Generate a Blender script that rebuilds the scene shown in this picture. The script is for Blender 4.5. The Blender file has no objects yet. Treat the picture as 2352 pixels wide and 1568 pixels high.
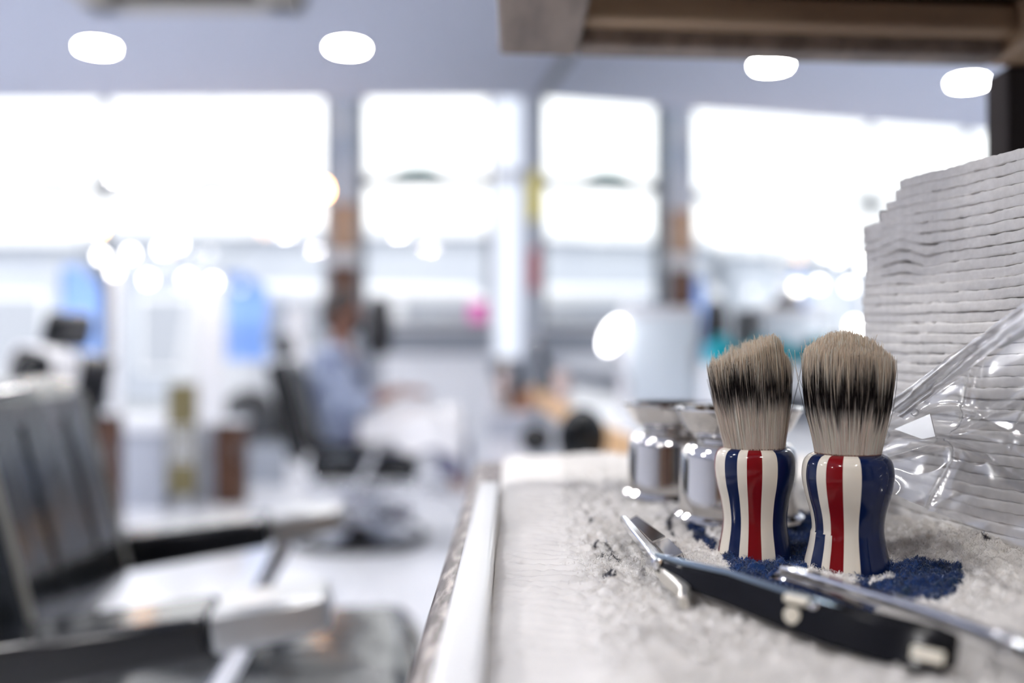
import bpy, math, random
import numpy as np
from mathutils import Vector, Matrix, Quaternion
random.seed(7); RNG = np.random.default_rng(11)
S = bpy.context.scene
COL = S.collection
PI = math.pi
FP = 2352*35/36.0            # focal length in pixels
PITCH = math.atan(16/FP)
CAMH = 1.05
EYE = 0.0

def A(px, py, d):
    """world point seen at pixel px,py at distance d along the room"""
    a = (px-1176)/FP; b = (784-py)/FP
    y = math.cos(PITCH)-b*math.sin(PITCH); z = math.sin(PITCH)+b*math.cos(PITCH)
    k = d/y
    return Vector((a*k, d, CAMH+z*k))
def G(px, py, z):
    """world point at height z seen at pixel"""
    a = (px-1176)/FP; b = (784-py)/FP
    y = math.cos(PITCH)-b*math.sin(PITCH); zz = math.sin(PITCH)+b*math.cos(PITCH)
    k = (z-CAMH)/zz
    return Vector((a*k, y*k, z))

# ------------------------------------------------------------------ materials
def pr(name, col, rough=0.5, metal=0.0, **kw):
    m = bpy.data.materials.new(name); m.use_nodes = True
    b = m.node_tree.nodes['Principled BSDF']
    b.inputs['Base Color'].default_value = (*col, 1)
    b.inputs['Roughness'].default_value = rough
    b.inputs['Metallic'].default_value = metal
    for k, v in kw.items():
        b.inputs[k.replace('_', ' ')].default_value = v
    return m
def bsdf(m): return m.node_tree.nodes['Principled BSDF']
def add_noise(m, c1, c2, scale=20, detail=6, stretch=(1, 1, 1), bump=0.0, lo=.35, hi=.65, bdist=.002):
    nt = m.node_tree; N = nt.nodes; L = nt.links
    tc = N.new('ShaderNodeTexCoord'); mp = N.new('ShaderNodeMapping'); mp.inputs['Scale'].default_value = stretch
    nz = N.new('ShaderNodeTexNoise'); nz.inputs['Scale'].default_value = scale; nz.inputs['Detail'].default_value = detail
    cr = N.new('ShaderNodeValToRGB'); cr.color_ramp.elements[0].position = lo; cr.color_ramp.elements[1].position = hi
    cr.color_ramp.elements[0].color = (*c1, 1); cr.color_ramp.elements[1].color = (*c2, 1)
    L.new(tc.outputs['Object'], mp.inputs[0]); L.new(mp.outputs[0], nz.inputs['Vector'])
    L.new(nz.outputs['Fac'], cr.inputs[0]); L.new(cr.outputs[0], bsdf(m).inputs['Base Color'])
    if bump:
        bp = N.new('ShaderNodeBump'); bp.inputs['Strength'].default_value = bump; bp.inputs['Distance'].default_value = bdist
        L.new(nz.outputs['Fac'], bp.inputs['Height']); L.new(bp.outputs[0], bsdf(m).inputs['Normal'])
    return m
def emis(name, col, st):
    m = bpy.data.materials.new(name); m.use_nodes = True; nt = m.node_tree
    for n in list(nt.nodes): nt.nodes.remove(n)
    e = nt.nodes.new('ShaderNodeEmission'); o = nt.nodes.new('ShaderNodeOutputMaterial')
    e.inputs[0].default_value = (*col, 1); e.inputs[1].default_value = st
    nt.links.new(e.outputs[0], o.inputs[0]); return m
def thin_glass(name, tint=(1, 1, 1), fac=.06):
    m = bpy.data.materials.new(name); m.use_nodes = True; nt = m.node_tree
    for n in list(nt.nodes): nt.nodes.remove(n)
    o = nt.nodes.new('ShaderNodeOutputMaterial'); mx = nt.nodes.new('ShaderNodeMixShader')
    t = nt.nodes.new('ShaderNodeBsdfTransparent'); g = nt.nodes.new('ShaderNodeBsdfGlossy')
    t.inputs[0].default_value = (*tint, 1); g.inputs['Roughness'].default_value = .02
    mx.inputs[0].default_value = fac
    nt.links.new(t.outputs[0], mx.inputs[1]); nt.links.new(g.outputs[0], mx.inputs[2]); nt.links.new(mx.outputs[0], o.inputs[0])
    return m
def attr_mat(name, rough=.7, sheen=0.0, spec=.3, trans=0.0):
    m = pr(name, (1, 1, 1), rough); nt = m.node_tree
    a = nt.nodes.new('ShaderNodeAttribute'); a.attribute_name = 'Col'
    nt.links.new(a.outputs['Color'], bsdf(m).inputs['Base Color'])
    bsdf(m).inputs['Specular IOR Level'].default_value = spec
    if sheen: bsdf(m).inputs['Sheen Weight'].default_value = sheen
    if trans:
        tl = nt.nodes.new('ShaderNodeBsdfTranslucent'); mx = nt.nodes.new('ShaderNodeMixShader'); mx.inputs[0].default_value = trans
        nt.links.new(a.outputs['Color'], tl.inputs[0])
        out = [n for n in nt.nodes if n.type == 'OUTPUT_MATERIAL'][0]
        nt.links.new(bsdf(m).outputs[0], mx.inputs[1]); nt.links.new(tl.outputs[0], mx.inputs[2]); nt.links.new(mx.outputs[0], out.inputs[0])
    return m

M = {}
M['ceiling'] = pr('ceiling_paint', (.57, .61, .73), .8)
M['wall'] = pr('wall_paint', (.70, .72, .78), .8)
M['wall_grey'] = pr('wall_grey', (.36, .39, .44), .7)
M['pillar'] = add_noise(pr('pillar_paint', (.4, .47, .55), .6), (.36, .44, .54), (.55, .58, .62), 2.5, 3)
M['floor'] = add_noise(pr('floor_tile', (.8, .82, .86), .12), (.82, .84, .88), (.90, .91, .94), 3, 4)
M['frame_metal'] = pr('window_metal', (.17, .18, .20), .4, .3)
M['white_frame'] = pr('white_frame', (.82, .83, .85), .4)
M['glass'] = thin_glass('window_glass')
M['mirror'] = pr('mirror_silver', (.93, .95, .95), .0, 1.0)
M['chrome'] = pr('chrome', (.86, .87, .90), .10, 1.0)
M['chrome_soft'] = pr('brushed_metal', (.55, .56, .58), .32, 1.0)
M['tip_metal'] = pr('tip_metal', (.42, .43, .44), .30, .9)
M['steel'] = pr('polished_steel', (.66, .64, .62), .07, 1.0)
M['leather'] = add_noise(pr('black_leather', (.012, .014, .017), .15), (.004, .006, .008), (.011, .014, .017), 7, 2, (1, 1.6, .7), bump=.45, bdist=.010)
bsdf(M['leather']).inputs['Specular IOR Level'].default_value = .55
M['pad_black'] = pr('black_pad', (.006, .007, .009), .16)
M['piping'] = pr('grey_piping', (.22, .22, .20), .35)
M['black_plastic'] = pr('black_plastic', (.004, .004, .005), .16, 0, Specular_IOR_Level=.2)
M['black_matte'] = pr('black_matte', (.015, .015, .018), .5)
M['dark_wood'] = add_noise(pr('dark_wood', (.10, .045, .022), .45), (.05, .02, .010), (.11, .045, .022), 6, 6, (6, 6, .7))
M['edge_wood'] = pr('orange_wood', (.72, .44, .20), .35)
M['white_lam'] = pr('white_laminate', (.80, .82, .86), .25)
M['grey_lam'] = pr('grey_laminate', (.42, .45, .52), .4)
M['olive'] = pr('olive_board', (.16, .135, .06), .6)
M['cream_plastic'] = pr('cream_plastic', (.75, .70, .58), .35)
M['skin'] = pr('skin', (.30, .14, .09), .5)
M['shirt'] = add_noise(pr('shirt_fabric', (.3, .36, .5), .85), (.13, .16, .28), (.48, .55, .70), 14, 3)
M['shorts'] = add_noise(pr('shorts_fabric', (.2, .2, .3), .85), (.07, .07, .13), (.34, .35, .48), 18, 3)
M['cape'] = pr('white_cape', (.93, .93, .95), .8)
M['hair'] = pr('dark_hair', (.03, .02, .018), .6)
M['blue_out'] = pr('blue_vinyl', (.20, .36, .80), .5)
M['facade'] = add_noise(pr('pale_facade', (.3, .32, .37), .8), (.40, .43, .50), (.50, .53, .58), .35, 2)
M['street'] = pr('street_paving', (.24, .25, .27), .9)
M['teal'] = pr('teal_plastic', (.0, .33, .42), .3)
M['pink'] = pr('pink_vinyl', (.50, .10, .32), .5)
M['yellow'] = pr('yellow_sign', (.75, .62, .03), .5)
M['red'] = pr('red_sign', (.35, .04, .05), .5)
M['green'] = pr('green_decal', (.34, .58, .52), .6)
M['tan_wood'] = add_noise(pr('tan_wood', (.4, .25, .15), .5), (.26, .17, .115), (.40, .29, .21), 8, 4, (1, 1, 6))
M['lamp'] = emis('lamp_diffuser', (1.0, .98, .97), 135.0)
M['bulb_warm'] = emis('warm_filament', (1.0, .48, .16), 16.0)
M['globe'] = emis('white_globe', (1.0, .95, .90), 7.0)

# ------------------------------------------------------------------ mesh builder
class MB:
    def __init__(s): s.v = []; s.f = []
    def _add(s, vs, fs):
        n = len(s.v); s.v += [tuple(p) for p in vs]; s.f += [tuple(i+n for i in f) for f in fs]; return s
    def box(s, c, d, rz=0, ry=0, rx=0):
        R = Matrix.Rotation(rz, 3, 'Z') @ Matrix.Rotation(ry, 3, 'Y') @ Matrix.Rotation(rx, 3, 'X'); c = Vector(c)
        vs = [c + R @ Vector((x*d[0]/2, y*d[1]/2, z*d[2]/2)) for x in (-1, 1) for y in (-1, 1) for z in (-1, 1)]
        return s._add(vs, [(0, 1, 3, 2), (4, 6, 7, 5), (0, 4, 5, 1), (2, 3, 7, 6), (0, 2, 6, 4), (1, 5, 7, 3)])
    def span(s, p0, p1):
        c = [(a+b)/2 for a, b in zip(p0, p1)]; d = [abs(b-a) for a, b in zip(p0, p1)]
        return s.box(c, d)
    def tube(s, pts, r, n=12, caps=True, flat=None):
        pts = [Vector(p) for p in pts]
        rs = r if isinstance(r, (list, tuple)) else [r]*len(pts)
        vs = []; fs = []; prev = None
        for i, p in enumerate(pts):
            t = (pts[min(i+1, len(pts)-1)]-pts[max(i-1, 0)]).normalized()
            if prev is None:
                u = t.orthogonal().normalized()
                if flat is not None:
                    u = Vector(flat); u = (u-t*u.dot(t)).normalized()
            else:
                u = (prev-t*prev.dot(t)).normalized()
            prev = u; w = t.cross(u)
            rr = rs[i]; ra, rb = (rr if isinstance(rr, tuple) else (rr, rr))
            for k in range(n):
                a = 2*PI*k/n; vs.append(p+u*(ra*math.cos(a))+w*(rb*math.sin(a)))
        for i in range(len(pts)-1):
            for k in range(n):
                a = i*n+k; b = i*n+(k+1) % n; fs.append((a, b, b+n, a+n))
        if caps:
            fs.append(tuple(range(n-1, -1, -1))); fs.append(tuple((len(pts)-1)*n+k for k in range(n)))
        return s._add(vs, fs)
    def lathe(s, prof, c=(0, 0, 0), n=48, axis='Z', caps=True):
        vs = []; fs = []; c = Vector(c)
        for r, z in prof:
            for k in range(n):
                a = 2*PI*k/n
                p = Vector((r*math.cos(a), r*math.sin(a), z))
                if axis == 'X': p = Vector((p.z, p.x, p.y))
                if axis == 'Y': p = Vector((p.x, p.z, p.y))
                vs.append(c+p)
        for i in range(len(prof)-1):
            for k in range(n):
                a = i*n+k; b = i*n+(k+1) % n; fs.append((a, b, b+n, a+n))
        if caps: fs.append(tuple(range(n-1, -1, -1))); fs.append(tuple((len(prof)-1)*n+k for k in range(n)))
        return s._add(vs, fs)
    def ball(s, c, r, n=20, m=12, R=None):
        rr = r if isinstance(r, (tuple, list)) else (r, r, r); c = Vector(c); vs = []; fs = []
        R = R or Matrix.Identity(3)
        for i in range(m+1):
            t = PI*i/m
            for k in range(n):
                a = 2*PI*k/n
                vs.append(c+R @ Vector((rr[0]*math.sin(t)*math.cos(a), rr[1]*math.sin(t)*math.sin(a), rr[2]*math.cos(t))))
        for i in range(m):
            for k in range(n):
                a = i*n+k; b = i*n+(k+1) % n; fs.append((a, a+n, b+n, b))
        return s._add(vs, fs)
    def prism(s, poly, z0, z1):
        n = len(poly); vs = [(x, y, z0) for x, y in poly]+[(x, y, z1) for x, y in poly]
        fs = [tuple(range(n-1, -1, -1)), tuple(range(n, 2*n))]+[(i, (i+1) % n, (i+1) % n+n, i+n) for i in range(n)]
        return s._add(vs, fs)
    def sweep(s, pts, ws, hs, up=(0, 0, 1)):
        """box section swept along pts: ws across, hs along up"""
        pts = [Vector(p) for p in pts]; up = Vector(up); vs = []; fs = []
        for i, p in enumerate(pts):
            t = (pts[min(i+1, len(pts)-1)]-pts[max(i-1, 0)]).normalized()
            u = t.cross(up).normalized(); w = u.cross(t).normalized()
            a, b = ws[i]/2, hs[i]/2
            vs += [p+u*a+w*b, p-u*a+w*b, p-u*a-w*b, p+u*a-w*b]
        for i in range(len(pts)-1):
            for k in range(4):
                a = 4*i+k; b = 4*i+(k+1) % 4; fs.append((a, b, b+4, a+4))
        fs += [(3, 2, 1, 0), tuple(4*(len(pts)-1)+k for k in range(4))]
        return s._add(vs, fs)
    def build(s, name, mat, parent=None, bevel=0, seg=3, smooth=True, sub=0, ang=40):
        me = bpy.data.meshes.new(name); me.from_pydata(s.v, [], s.f); me.update()
        if mat: me.materials.append(mat)
        o = bpy.data.objects.new(name, me); COL.objects.link(o)
        if parent: o.parent = parent
        finish(me, smooth, ang)
        if bevel:
            b = o.modifiers.new('bevel', 'BEVEL'); b.width = bevel; b.segments = seg; b.limit_method = 'ANGLE'; b.angle_limit = math.radians(35)
            for p in me.polygons: p.use_smooth = True
        if sub:
            m_ = o.modifiers.new('sub', 'SUBSURF'); m_.levels = sub; m_.render_levels = sub
        return o
import bmesh
def finish(me, smooth, ang):
    bm = bmesh.new(); bm.from_mesh(me); bmesh.ops.recalc_face_normals(bm, faces=bm.faces)
    if smooth:
        for f in bm.faces: f.smooth = True
        for e in bm.edges:
            if len(e.link_faces) == 2 and e.calc_face_angle(0) > math.radians(ang): e.smooth = False
    bm.to_mesh(me); bm.free()
def npmesh(name, verts, quads, mat, parent=None, cols=None, tris=False, smooth=True):
    me = bpy.data.meshes.new(name); k = 3 if tris else 4
    nv = len(verts); nf = len(quads)
    me.vertices.add(nv); me.vertices.foreach_set('co', np.ascontiguousarray(verts, dtype=np.float32).ravel())
    me.loops.add(nf*k); me.loops.foreach_set('vertex_index', np.ascontiguousarray(quads, dtype=np.int32).ravel())
    me.polygons.add(nf); me.polygons.foreach_set('loop_start', np.arange(0, nf*k, k, dtype=np.int32))
    me.polygons.foreach_set('use_smooth', np.full(nf, smooth))
    if cols is not None:
        ca = me.color_attributes.new('Col', 'FLOAT_COLOR', 'POINT')
        c4 = np.ones((nv, 4), np.float32); c4[:, :3] = cols; ca.data.foreach_set('color', c4.ravel())
    me.update(calc_edges=True); me.validate()
    me.materials.append(mat); o = bpy.data.objects.new(name, me); COL.objects.link(o)
    if parent: o.parent = parent
    return o
def gridq(nu, nv):
    i = np.arange(nu-1)[:, None]; j = np.arange(nv-1)[None, :]
    a = i*nv+j; return np.stack([a, a+1, a+nv+1, a+nv], -1).reshape(-1, 4)
def tag(o, label=None, cat=None, group=None, kind=None):
    if label: o['label'] = label
    if cat: o['category'] = cat
    if group: o['group'] = group
    if kind: o['kind'] = kind
    return o
def empty(name, loc, rz=0, **kw):
    o = bpy.data.objects.new(name, None); o.empty_display_size = .05; COL.objects.link(o); o.location = loc; o.rotation_euler = (0, 0, rz)
    return tag(o, **kw)
def struct(mb, name, mat, **kw): return tag(mb.build(name, mat, **kw), kind='structure')
def copy_tree(o, parent=None):
    c = o.copy(); COL.objects.link(c); c.parent = parent
    for ch in list(o.children): copy_tree(ch, c)
    return c
def vnoise(x, y, seed=0):
    r = np.random.default_rng(seed).random((256, 256))
    xi = np.floor(x).astype(int); yi = np.floor(y).astype(int); fx = x-xi; fy = y-yi
    fx = fx*fx*(3-2*fx); fy = fy*fy*(3-2*fy)
    a = r[xi % 256, yi % 256]; b = r[(xi+1) % 256, yi % 256]; c = r[xi % 256, (yi+1) % 256]; d = r[(xi+1) % 256, (yi+1) % 256]
    return (a*(1-fx)+b*fx)*(1-fy)+(c*(1-fx)+d*fx)*fy-.5
def fbm(x, y, seed=0, o=3):
    return sum(vnoise(x*2**k, y*2**k, seed+k)/2**k for k in range(o))
def inpoly(x, y, poly):
    r = np.zeros(x.shape, bool); n = len(poly); j = n-1
    for i in range(n):
        xi, yi = poly[i]; xj, yj = poly[j]
        c = ((yi > y) != (yj > y)) & (x < (xj-xi)*(y-yi)/(yj-yi+1e-12)+xi); r ^= c; j = i
    return r

# ------------------------------------------------------------------ room
HC = 1.70; ZC = CAMH+HC              # ceiling
D = 7.73                             # window wall
TM, MM = .14, 1.122                  # mirror plane x = MM - TM*y
WX = lambda y: MM+.07-TM*y           # right wall
YE = 6.75                            # where the lowered ceiling ends
XL = -6.2; YB = -4.0
X = lambda px, d=D: (px-1176)/FP*d
struct(MB().prism([(XL, YB), (WX(YB), YB), (WX(D), D), (XL, D)], -.12, 0), 'floor', M['floor'])
struct(MB().prism([(XL, YB), (WX(YB), YB), (WX(YE)+.0, YE), (XL, YE+.12)], ZC, ZC+.12), 'ceiling', M['ceiling'])
struct(MB().prism([(XL, YE-.3), (WX(YE-.3), YE-.3), (WX(D), D), (XL, D)], ZC+.42, ZC+.5), 'ceiling_bay', M['ceiling'])
struct(MB().prism([(XL-.15, YB-.15), (XL, YB-.15), (XL, D+.1), (XL-.15, D+.1)], -.12, ZC+.5), 'wall_left', M['wall'])
struct(MB().prism([(WX(YB), YB-.15), (WX(YB)+.15, YB-.15), (WX(D+.1)+.15, D+.1), (WX(D+.1), D+.1)], -.12, ZC+.5), 'wall_right', M['wall_grey'])
struct(MB().span((XL-.15, YB-.15, -.12), (WX(YB)+.15, YB, ZC+.5)), 'wall_back', add_noise(pr('reflection_cladding', (.3, .2, .13), .5), (.16, .09, .055), (.42, .30, .20), 3, 3, (2.5, 1, .15)))  # brown streaked cladding added out of view for darker, warmer reflections
# window wall: solid parts
w = MB()
PX0, PX1 = X(757), X(823)
w.span((PX0, D-.12, 0), (PX1, D+.1, ZC+.45))                       # pillar
struct(w, 'wall_pillar', M['pillar'])
w = MB(); w.span((PX1, D, 0), (X(1130), D+.1, CAMH+.16)); w.span((X(1130), D, 0), (X(1208), D+.1, CAMH-.08)); w.span((XL, D, 0), (PX0, D+.1, .30))
w.span((XL, D, ZC+.38), (X(1208), D+.1, ZC+.5)); w.span((X(1200), D, 0), (WX(D)+.1, D+.1, ZC+.45))
struct(w, 'wall_front', M['wall_grey'])
struct(MB().span((PX1, D-.10, CAMH+.145), (X(1132), D, CAMH+.17)), 'trim_1', M['white_frame'])
for i, yy in enumerate((YB+.01, )):
    struct(MB().span((XL, yy, 0), (WX(YB), yy+.015, .09)), 'baseboard_back', M['white_frame'])
struct(MB().span((XL, YB, 0), (XL+.015, D, .09)), 'baseboard_left', M['white_frame'])

def window(n, x0, x1, z0, z1, mulls=(), transom=CAMH+1.31, mat=None, fw=.035, pane=None):
    m = MB()
    for a, b in ((x0, x0+fw), (x1-fw, x1)): m.span((a, D+.02, z0), (b, D+.08, z1))
    for a, b in ((z0, z0+fw), (z1-fw, z1)): m.span((x0, D+.02, a), (x1, D+.08, b))
    if transom: m.span((x0, D+.015, transom-.04), (x1, D+.085, transom+.04))
    for q in mulls: m.span((q-.025, D+.02, z0), (q+.025, D+.08, z1))
    root = struct(m, 'window_%d' % n, mat or M['frame_metal'])
    p = MB().span((x0+fw/2, D+.045, z0+fw/2), (x1-fw/2, D+.053, z1-fw/2)).build('window_pane', pane or M['glass'], root)
    return root
window(1, XL+.1, PX0-.01, .30, ZC+.38, (X(236), X(-60), X(-330)), CAMH+1.26)
w2 = window(2, PX1+.01, X(1128), CAMH+.17, ZC+.38, (), CAMH+1.31)
fro = pr('frosted_glass', (.95, .96, 1), .6)
nt = fro.node_tree; tl = nt.nodes.new('ShaderNodeBsdfTranslucent'); tl.inputs[0].default_value = (.9, .92, .97, 1)
nt.links.new(tl.outputs[0], [n for n in nt.nodes if n.type == 'OUTPUT_MATERIAL'][0].inputs[0])
window(3, X(1132), X(1203), CAMH-.08, ZC+.38, (), CAMH+1.36, M['white_frame'], .012, fro)
# white upright strips of the left shop front
for i, (a, b) in enumerate(((255, 275), (455, 515), (660, 700))):
    tag(MB().span((X(a, 7.6), 7.60, 0), (X(b, 7.6), 7.64, 1.05+.55-.25*(i == 2))).build('upright_panel', M['white_frame']),
        ('narrow white upright panel near the left pillar of the glass front', 'wide white upright panel in the middle of the left shop window', 'white upright panel right beside the wood-decked pillar')[i] if i else 'narrow white upright panel at the left end of the shop window', 'panel', None)

# decals and boards on the window wall
def half_disc(name, cx, z, r, h, y, mat):
    m = MB(); n = 20; pts = [(cx+r*math.cos(PI*k/n), z+h*math.sin(PI*k/n)) for k in range(n+1)]
    vs = [(x, y, zz) for x, zz in pts]+[(x, y+.004, zz) for x, zz in pts]
    fs = [tuple(range(n+1)), tuple(range(2*n+1, n, -1))]+[(i, (i+1) % (n+1), (i+1) % (n+1)+n+1, i+n+1) for i in range(n+1)]
    m._add(vs, fs); return m.build(name, mat)
tag(half_disc('window_decal', X(958), CAMH+1.335, .21, .09, D+.03, M['green']), 'green half-round decal on the window just above its crossbar', 'decal')
for py0, py1, mt, lb in ((470, 572, 'tan_wood', 'light tan wooden plaque on the pillar, upper one'), (612, 700, 'dark_wood', 'dark brown wooden plaque on the pillar, lower one')):
    r = empty('wall_plaque', A(790, py1, D-.14), label=lb, cat='plaque')
    z1 = A(0, py0, D).z-A(0, py1, D).z
    MB().box((0, 0, z1/2), (.20, .03, z1)).build('plaque_board', M[mt], r, bevel=.004)
    for q in (-.11, .11): MB().box((q, 0, z1/2), (.014, .045, z1+.02)).build('frame_side', M['frame_metal'], r, bevel=.003)
# signs on the short stretch of right wall beyond the mirror
for py0, py1, mt, nm, lb in ((395, 500, 'yellow', 'wall_sign', 'yellow sign high on the wall beyond the mirror'), (570, 665, 'red', 'wall_poster', 'dark red poster below the yellow sign')):
    y = 7.25; o = MB().box((0, 0, 0), (.012, .62, (py1-py0)/FP*y)).build(nm, M[mt], bevel=.003)
    o.location = (WX(y)-.012, y, A(0, (py0+py1)/2, y).z); o.rotation_euler = (0, 0, math.atan(TM)); tag(o, lb, 'sign' if 'sign' in nm else 'poster')

# mirror on the right wall
th = math.atan(TM)
y0m, y1m = 1.0, 6.68; cy = (y0m+y1m)/2; Lm = (y1m-y0m)/math.cos(th)
mr = empty('wall_mirror', (MM-TM*cy, cy, CAMH-.12), th, label='huge wall mirror reflecting the shop windows and ceiling lights', cat='mirror')
MB().box((.0125, 0, (HC+.10)/2), (.025, Lm, HC+.10)).build('mirror_glass', M['mirror'], mr, smooth=False)
MB().box((-.012, 0, HC+.10), (.03, Lm+.02, .035)).build('frame_top', M['frame_metal'], mr)
MB().box((.028, 0, (HC+.10)/2), (.03, Lm+.04, HC+.108)).build('mirror_backing', M['frame_metal'], mr)

# ------------------------------------------------------------------ ceiling lights
def downlight(x, y, label):
    r = empty('ceiling_downlight', (x, y, ZC), label=label, cat='ceiling light', group='round recessed ceiling lights')
    MB().lathe([(.094, -.004), (.104, -.006), (.110, -.002), (.110, .0), (.094, .0)], n=40, caps=False).build('trim_ring', M['white_frame'], r)
    MB().lathe([(.0, -.0035), (.094, -.0035), (.094, -.001), (.0, -.001)], n=40).build('diffuser', M['lamp'], r)
LD = 5.61
downlight(X(222, LD), LD, 'round white ceiling light at the far left, left of the other one')
downlight(X(797, LD), LD, 'round white ceiling light nearer the middle, right of the air conditioner')
for x, y in ((-4.0, LD), (-4.0, 3.0), (-2.3, 3.0), (-.8, 3.0), (-3.4, .6), (-1.7, .6), (.1, .9), (-3.4, -1.6), (-1.4, -1.4), (.4, -1.3)):  # lights added out of view as fill for the foreground
    downlight(x, y, 'added round recessed ceiling light out of view, for fill')

# unseen cabinets added for dark streaks in the steel's reflections
def reflection_unit(x, w_, h_, mat, lb, y=-1.9):
    r = empty('reflection_cabinet', (x, y, 0), label=lb, cat='cabinet')
    MB().span((-w_/2, -.25, 0), (w_/2, .25, h_)).build('cabinet_body', M[mat], r, bevel=.006)
    for q in (-1, 1):
        d_ = MB().span((q*w_/4-w_/4+.006, .251, .08), (q*w_/4+w_/4-.006, .272, h_-.05)).build('cabinet_door', M[mat], r, bevel=.004)
        MB().tube([(q*.03, .295, h_*.45), (q*.03, .295, h_*.6)], .007, 8).build('handle', M['chrome_soft'], d_)
reflection_unit(-1.75, .7, 2.1, 'dark_wood', 'added tall dark wood cabinet behind the viewer, leftmost, for reflections')
reflection_unit(-.55, .8, 2.2, 'black_matte', 'added tall black cabinet right behind the viewer, for reflections')
reflection_unit(.55, .5, 2.0, 'edge_wood', 'added tall orange wood cabinet behind the viewer, near the mirror wall, for reflections')

# ceiling air conditioner
ax0, ax1 = X(215, 4.9), X(705, 4.9)
r = empty('ceiling_air_conditioner', ((ax0+ax1)/2, 4.35, ZC), label='square beige ceiling air conditioner with dark grille', cat='air conditioner')
wd = (ax1-ax0)
p = MB()
for s in (-1, 1): p.box((s*(wd/2-.09), 0, -.03), (.18, wd, .06)); p.box((0, s*(wd/2-.07), -.03), (wd, .14, .06))
p.build('panel_frame', pr('beige_plastic', (.42, .40, .36), .5), r, bevel=.012)
p = MB()
for k in range(14): p.box((0, -wd/2+.16+k*(wd-.32)/13, -.022), (wd-.34, .02, .03), rx=.5)
p.build('grille', M['black_matte'], r)
MB().box((0, 0, -.004), (wd-.3, wd-.24, .008)).build('intake_filter', M['black_matte'], r)

# pendants by the window
def pendant(px, py, label, d=7.05):
    p = A(px, py, d); top = (ZC if d < YE else ZC+.42)-p.z
    r = empty('pendant_lamp', p, label=label, cat='pendant lamp', group='bare bulb pendant lamps')
    MB().tube([(0, 0, .06), (0, 0, top)], .004, 8).build('cord', M['black_matte'], r)
    MB().lathe([(.006, .075), (.012, .07), (.012, .03), (.010, .022)], n=20).build('socket', M['frame_metal'], r)
    MB().lathe([(.012, .03), (.018, .02), (.03, -.01), (.034, -.035), (.028, -.06), (.012, -.074), (.001, -.077)], n=20).build('bulb', M['bulb_warm'], r)
pendant(745, 428, 'warm glowing bulb hanging beside the wood-plaqued pillar')
pendant(487, 462, 'warm glowing bulb hanging in the middle of the left window')
pendant(228, 512, 'warm glowing bulb hanging lowest, left of the window mullion')
gs = [(262, 622), (340, 642), (300, 582), (372, 572), (410, 560), (430, 640), (490, 648), (232, 588)]  # small glowing globes, joined by a wire below
r = empty('globe_string', A(200, 540, 7.4), label='small glowing white globes on a wire across the left window', cat='string lights')
o0 = r.location.copy(); wire = []
for i, (a, b) in enumerate(sorted(gs)):
    q = A(a, b, 7.4)-o0; wire.append(q+Vector((0, 0, .05)))
    MB().ball(q, .032, 16, 10).build('globe_ball', M['globe'], r)
MB().tube([Vector((-.3, 0, .35))]+wire+[Vector((1.6, 0, .3))], .004, 6).build('wire', M['black_matte'], r)

# ------------------------------------------------------------------ outdoors
struct(MB().span((-60, D+.1, -.2), (60, 60, -.08)), 'ground_street', M['street'])
def facade(x0, x1, y, h, lb):
    r = empty('shop_building', ((x0+x1)/2, y, -.08), label=lb, cat='building')
    W_ = x1-x0
    MB().span((-W_/2, 0, 0), (W_/2, 4, h)).build('facade', M['facade'], r)
    MB().span((-W_/2-.1, -.25, h), (W_/2+.1, 4, h+.25)).build('cornice', M['white_frame'], r)
    n = max(2, int(W_/3))
    for k in range(n):
        xc = -W_/2+(k+.5)*W_/n
        f = MB().span((xc-1.0, -.06, .6), (xc+1.0, .02, 2.3)).build('shop_window', M['white_frame'], r)
        MB().span((xc-.9, -.08, .7), (xc+.9, -.05, 2.2)).build('pane', pr('dim_glass', (.36, .38, .43), .1), f)
facade(-22, -9.2, 21, 3.3, 'pale low shop building across the street on the left')
facade(-9, 1.5, 22, 3.6, 'pale low shop building straight across the street')
facade(2, 16, 21.5, 3.4, 'pale low shop building across the street on the right')
def banner(deg, d, zb, zt, lb, w=.55):
    x = math.tan(math.radians(deg))*d
    r = empty('street_banner', (x, d, -.08), label=lb, cat='banner', group='blue street banners')
    MB().lathe([(.22, 0), (.22, .05), (.05, .08), (.05, .1)], n=20).build('banner_base', M['frame_metal'], r)
    MB().tube([(-w/2, 0, .05), (-w/2, 0, zt+.1)], .02, 8).build('banner_pole', M['chrome_soft'], r)
    m = MB(); n = 12
    vs = []; 
    for i in range(n+1):
        t = i/n
        for sx in (0, 1):
            for sy in (-.006, .006):
                vs.append((-w/2+w*sx*(1-.25*(t > .85)*(t-.85)/.15*2), sy+.04*math.sin(t*9+sx*2), zb+(zt-zb)*t))
    fs = []
    for i in range(n):
        a = 4*i
        fs += [(a, a+2, a+6, a+4), (a+1, a+5, a+7, a+3), (a, a+4, a+5, a+1), (a+2, a+3, a+7, a+6)]
    fs += [(0, 1, 3, 2), (4*n, 4*n+2, 4*n+3, 4*n+1)]
    m._add(vs, fs).build('banner_cloth', M['blue_out'], r)
banner(math.degrees(math.atan((185-1176)/FP)), 13, .45, 2.2, 'tall blue banner outside the window, left one')
banner(math.degrees(math.atan((560-1176)/FP)), 10.9, 1.0, 1.95, 'tall blue banner outside the window, nearer the pillar', .5)
banner(-32.5, 13, .2, 2.2, 'tall blue banner outside, seen only in the mirror')
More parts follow.
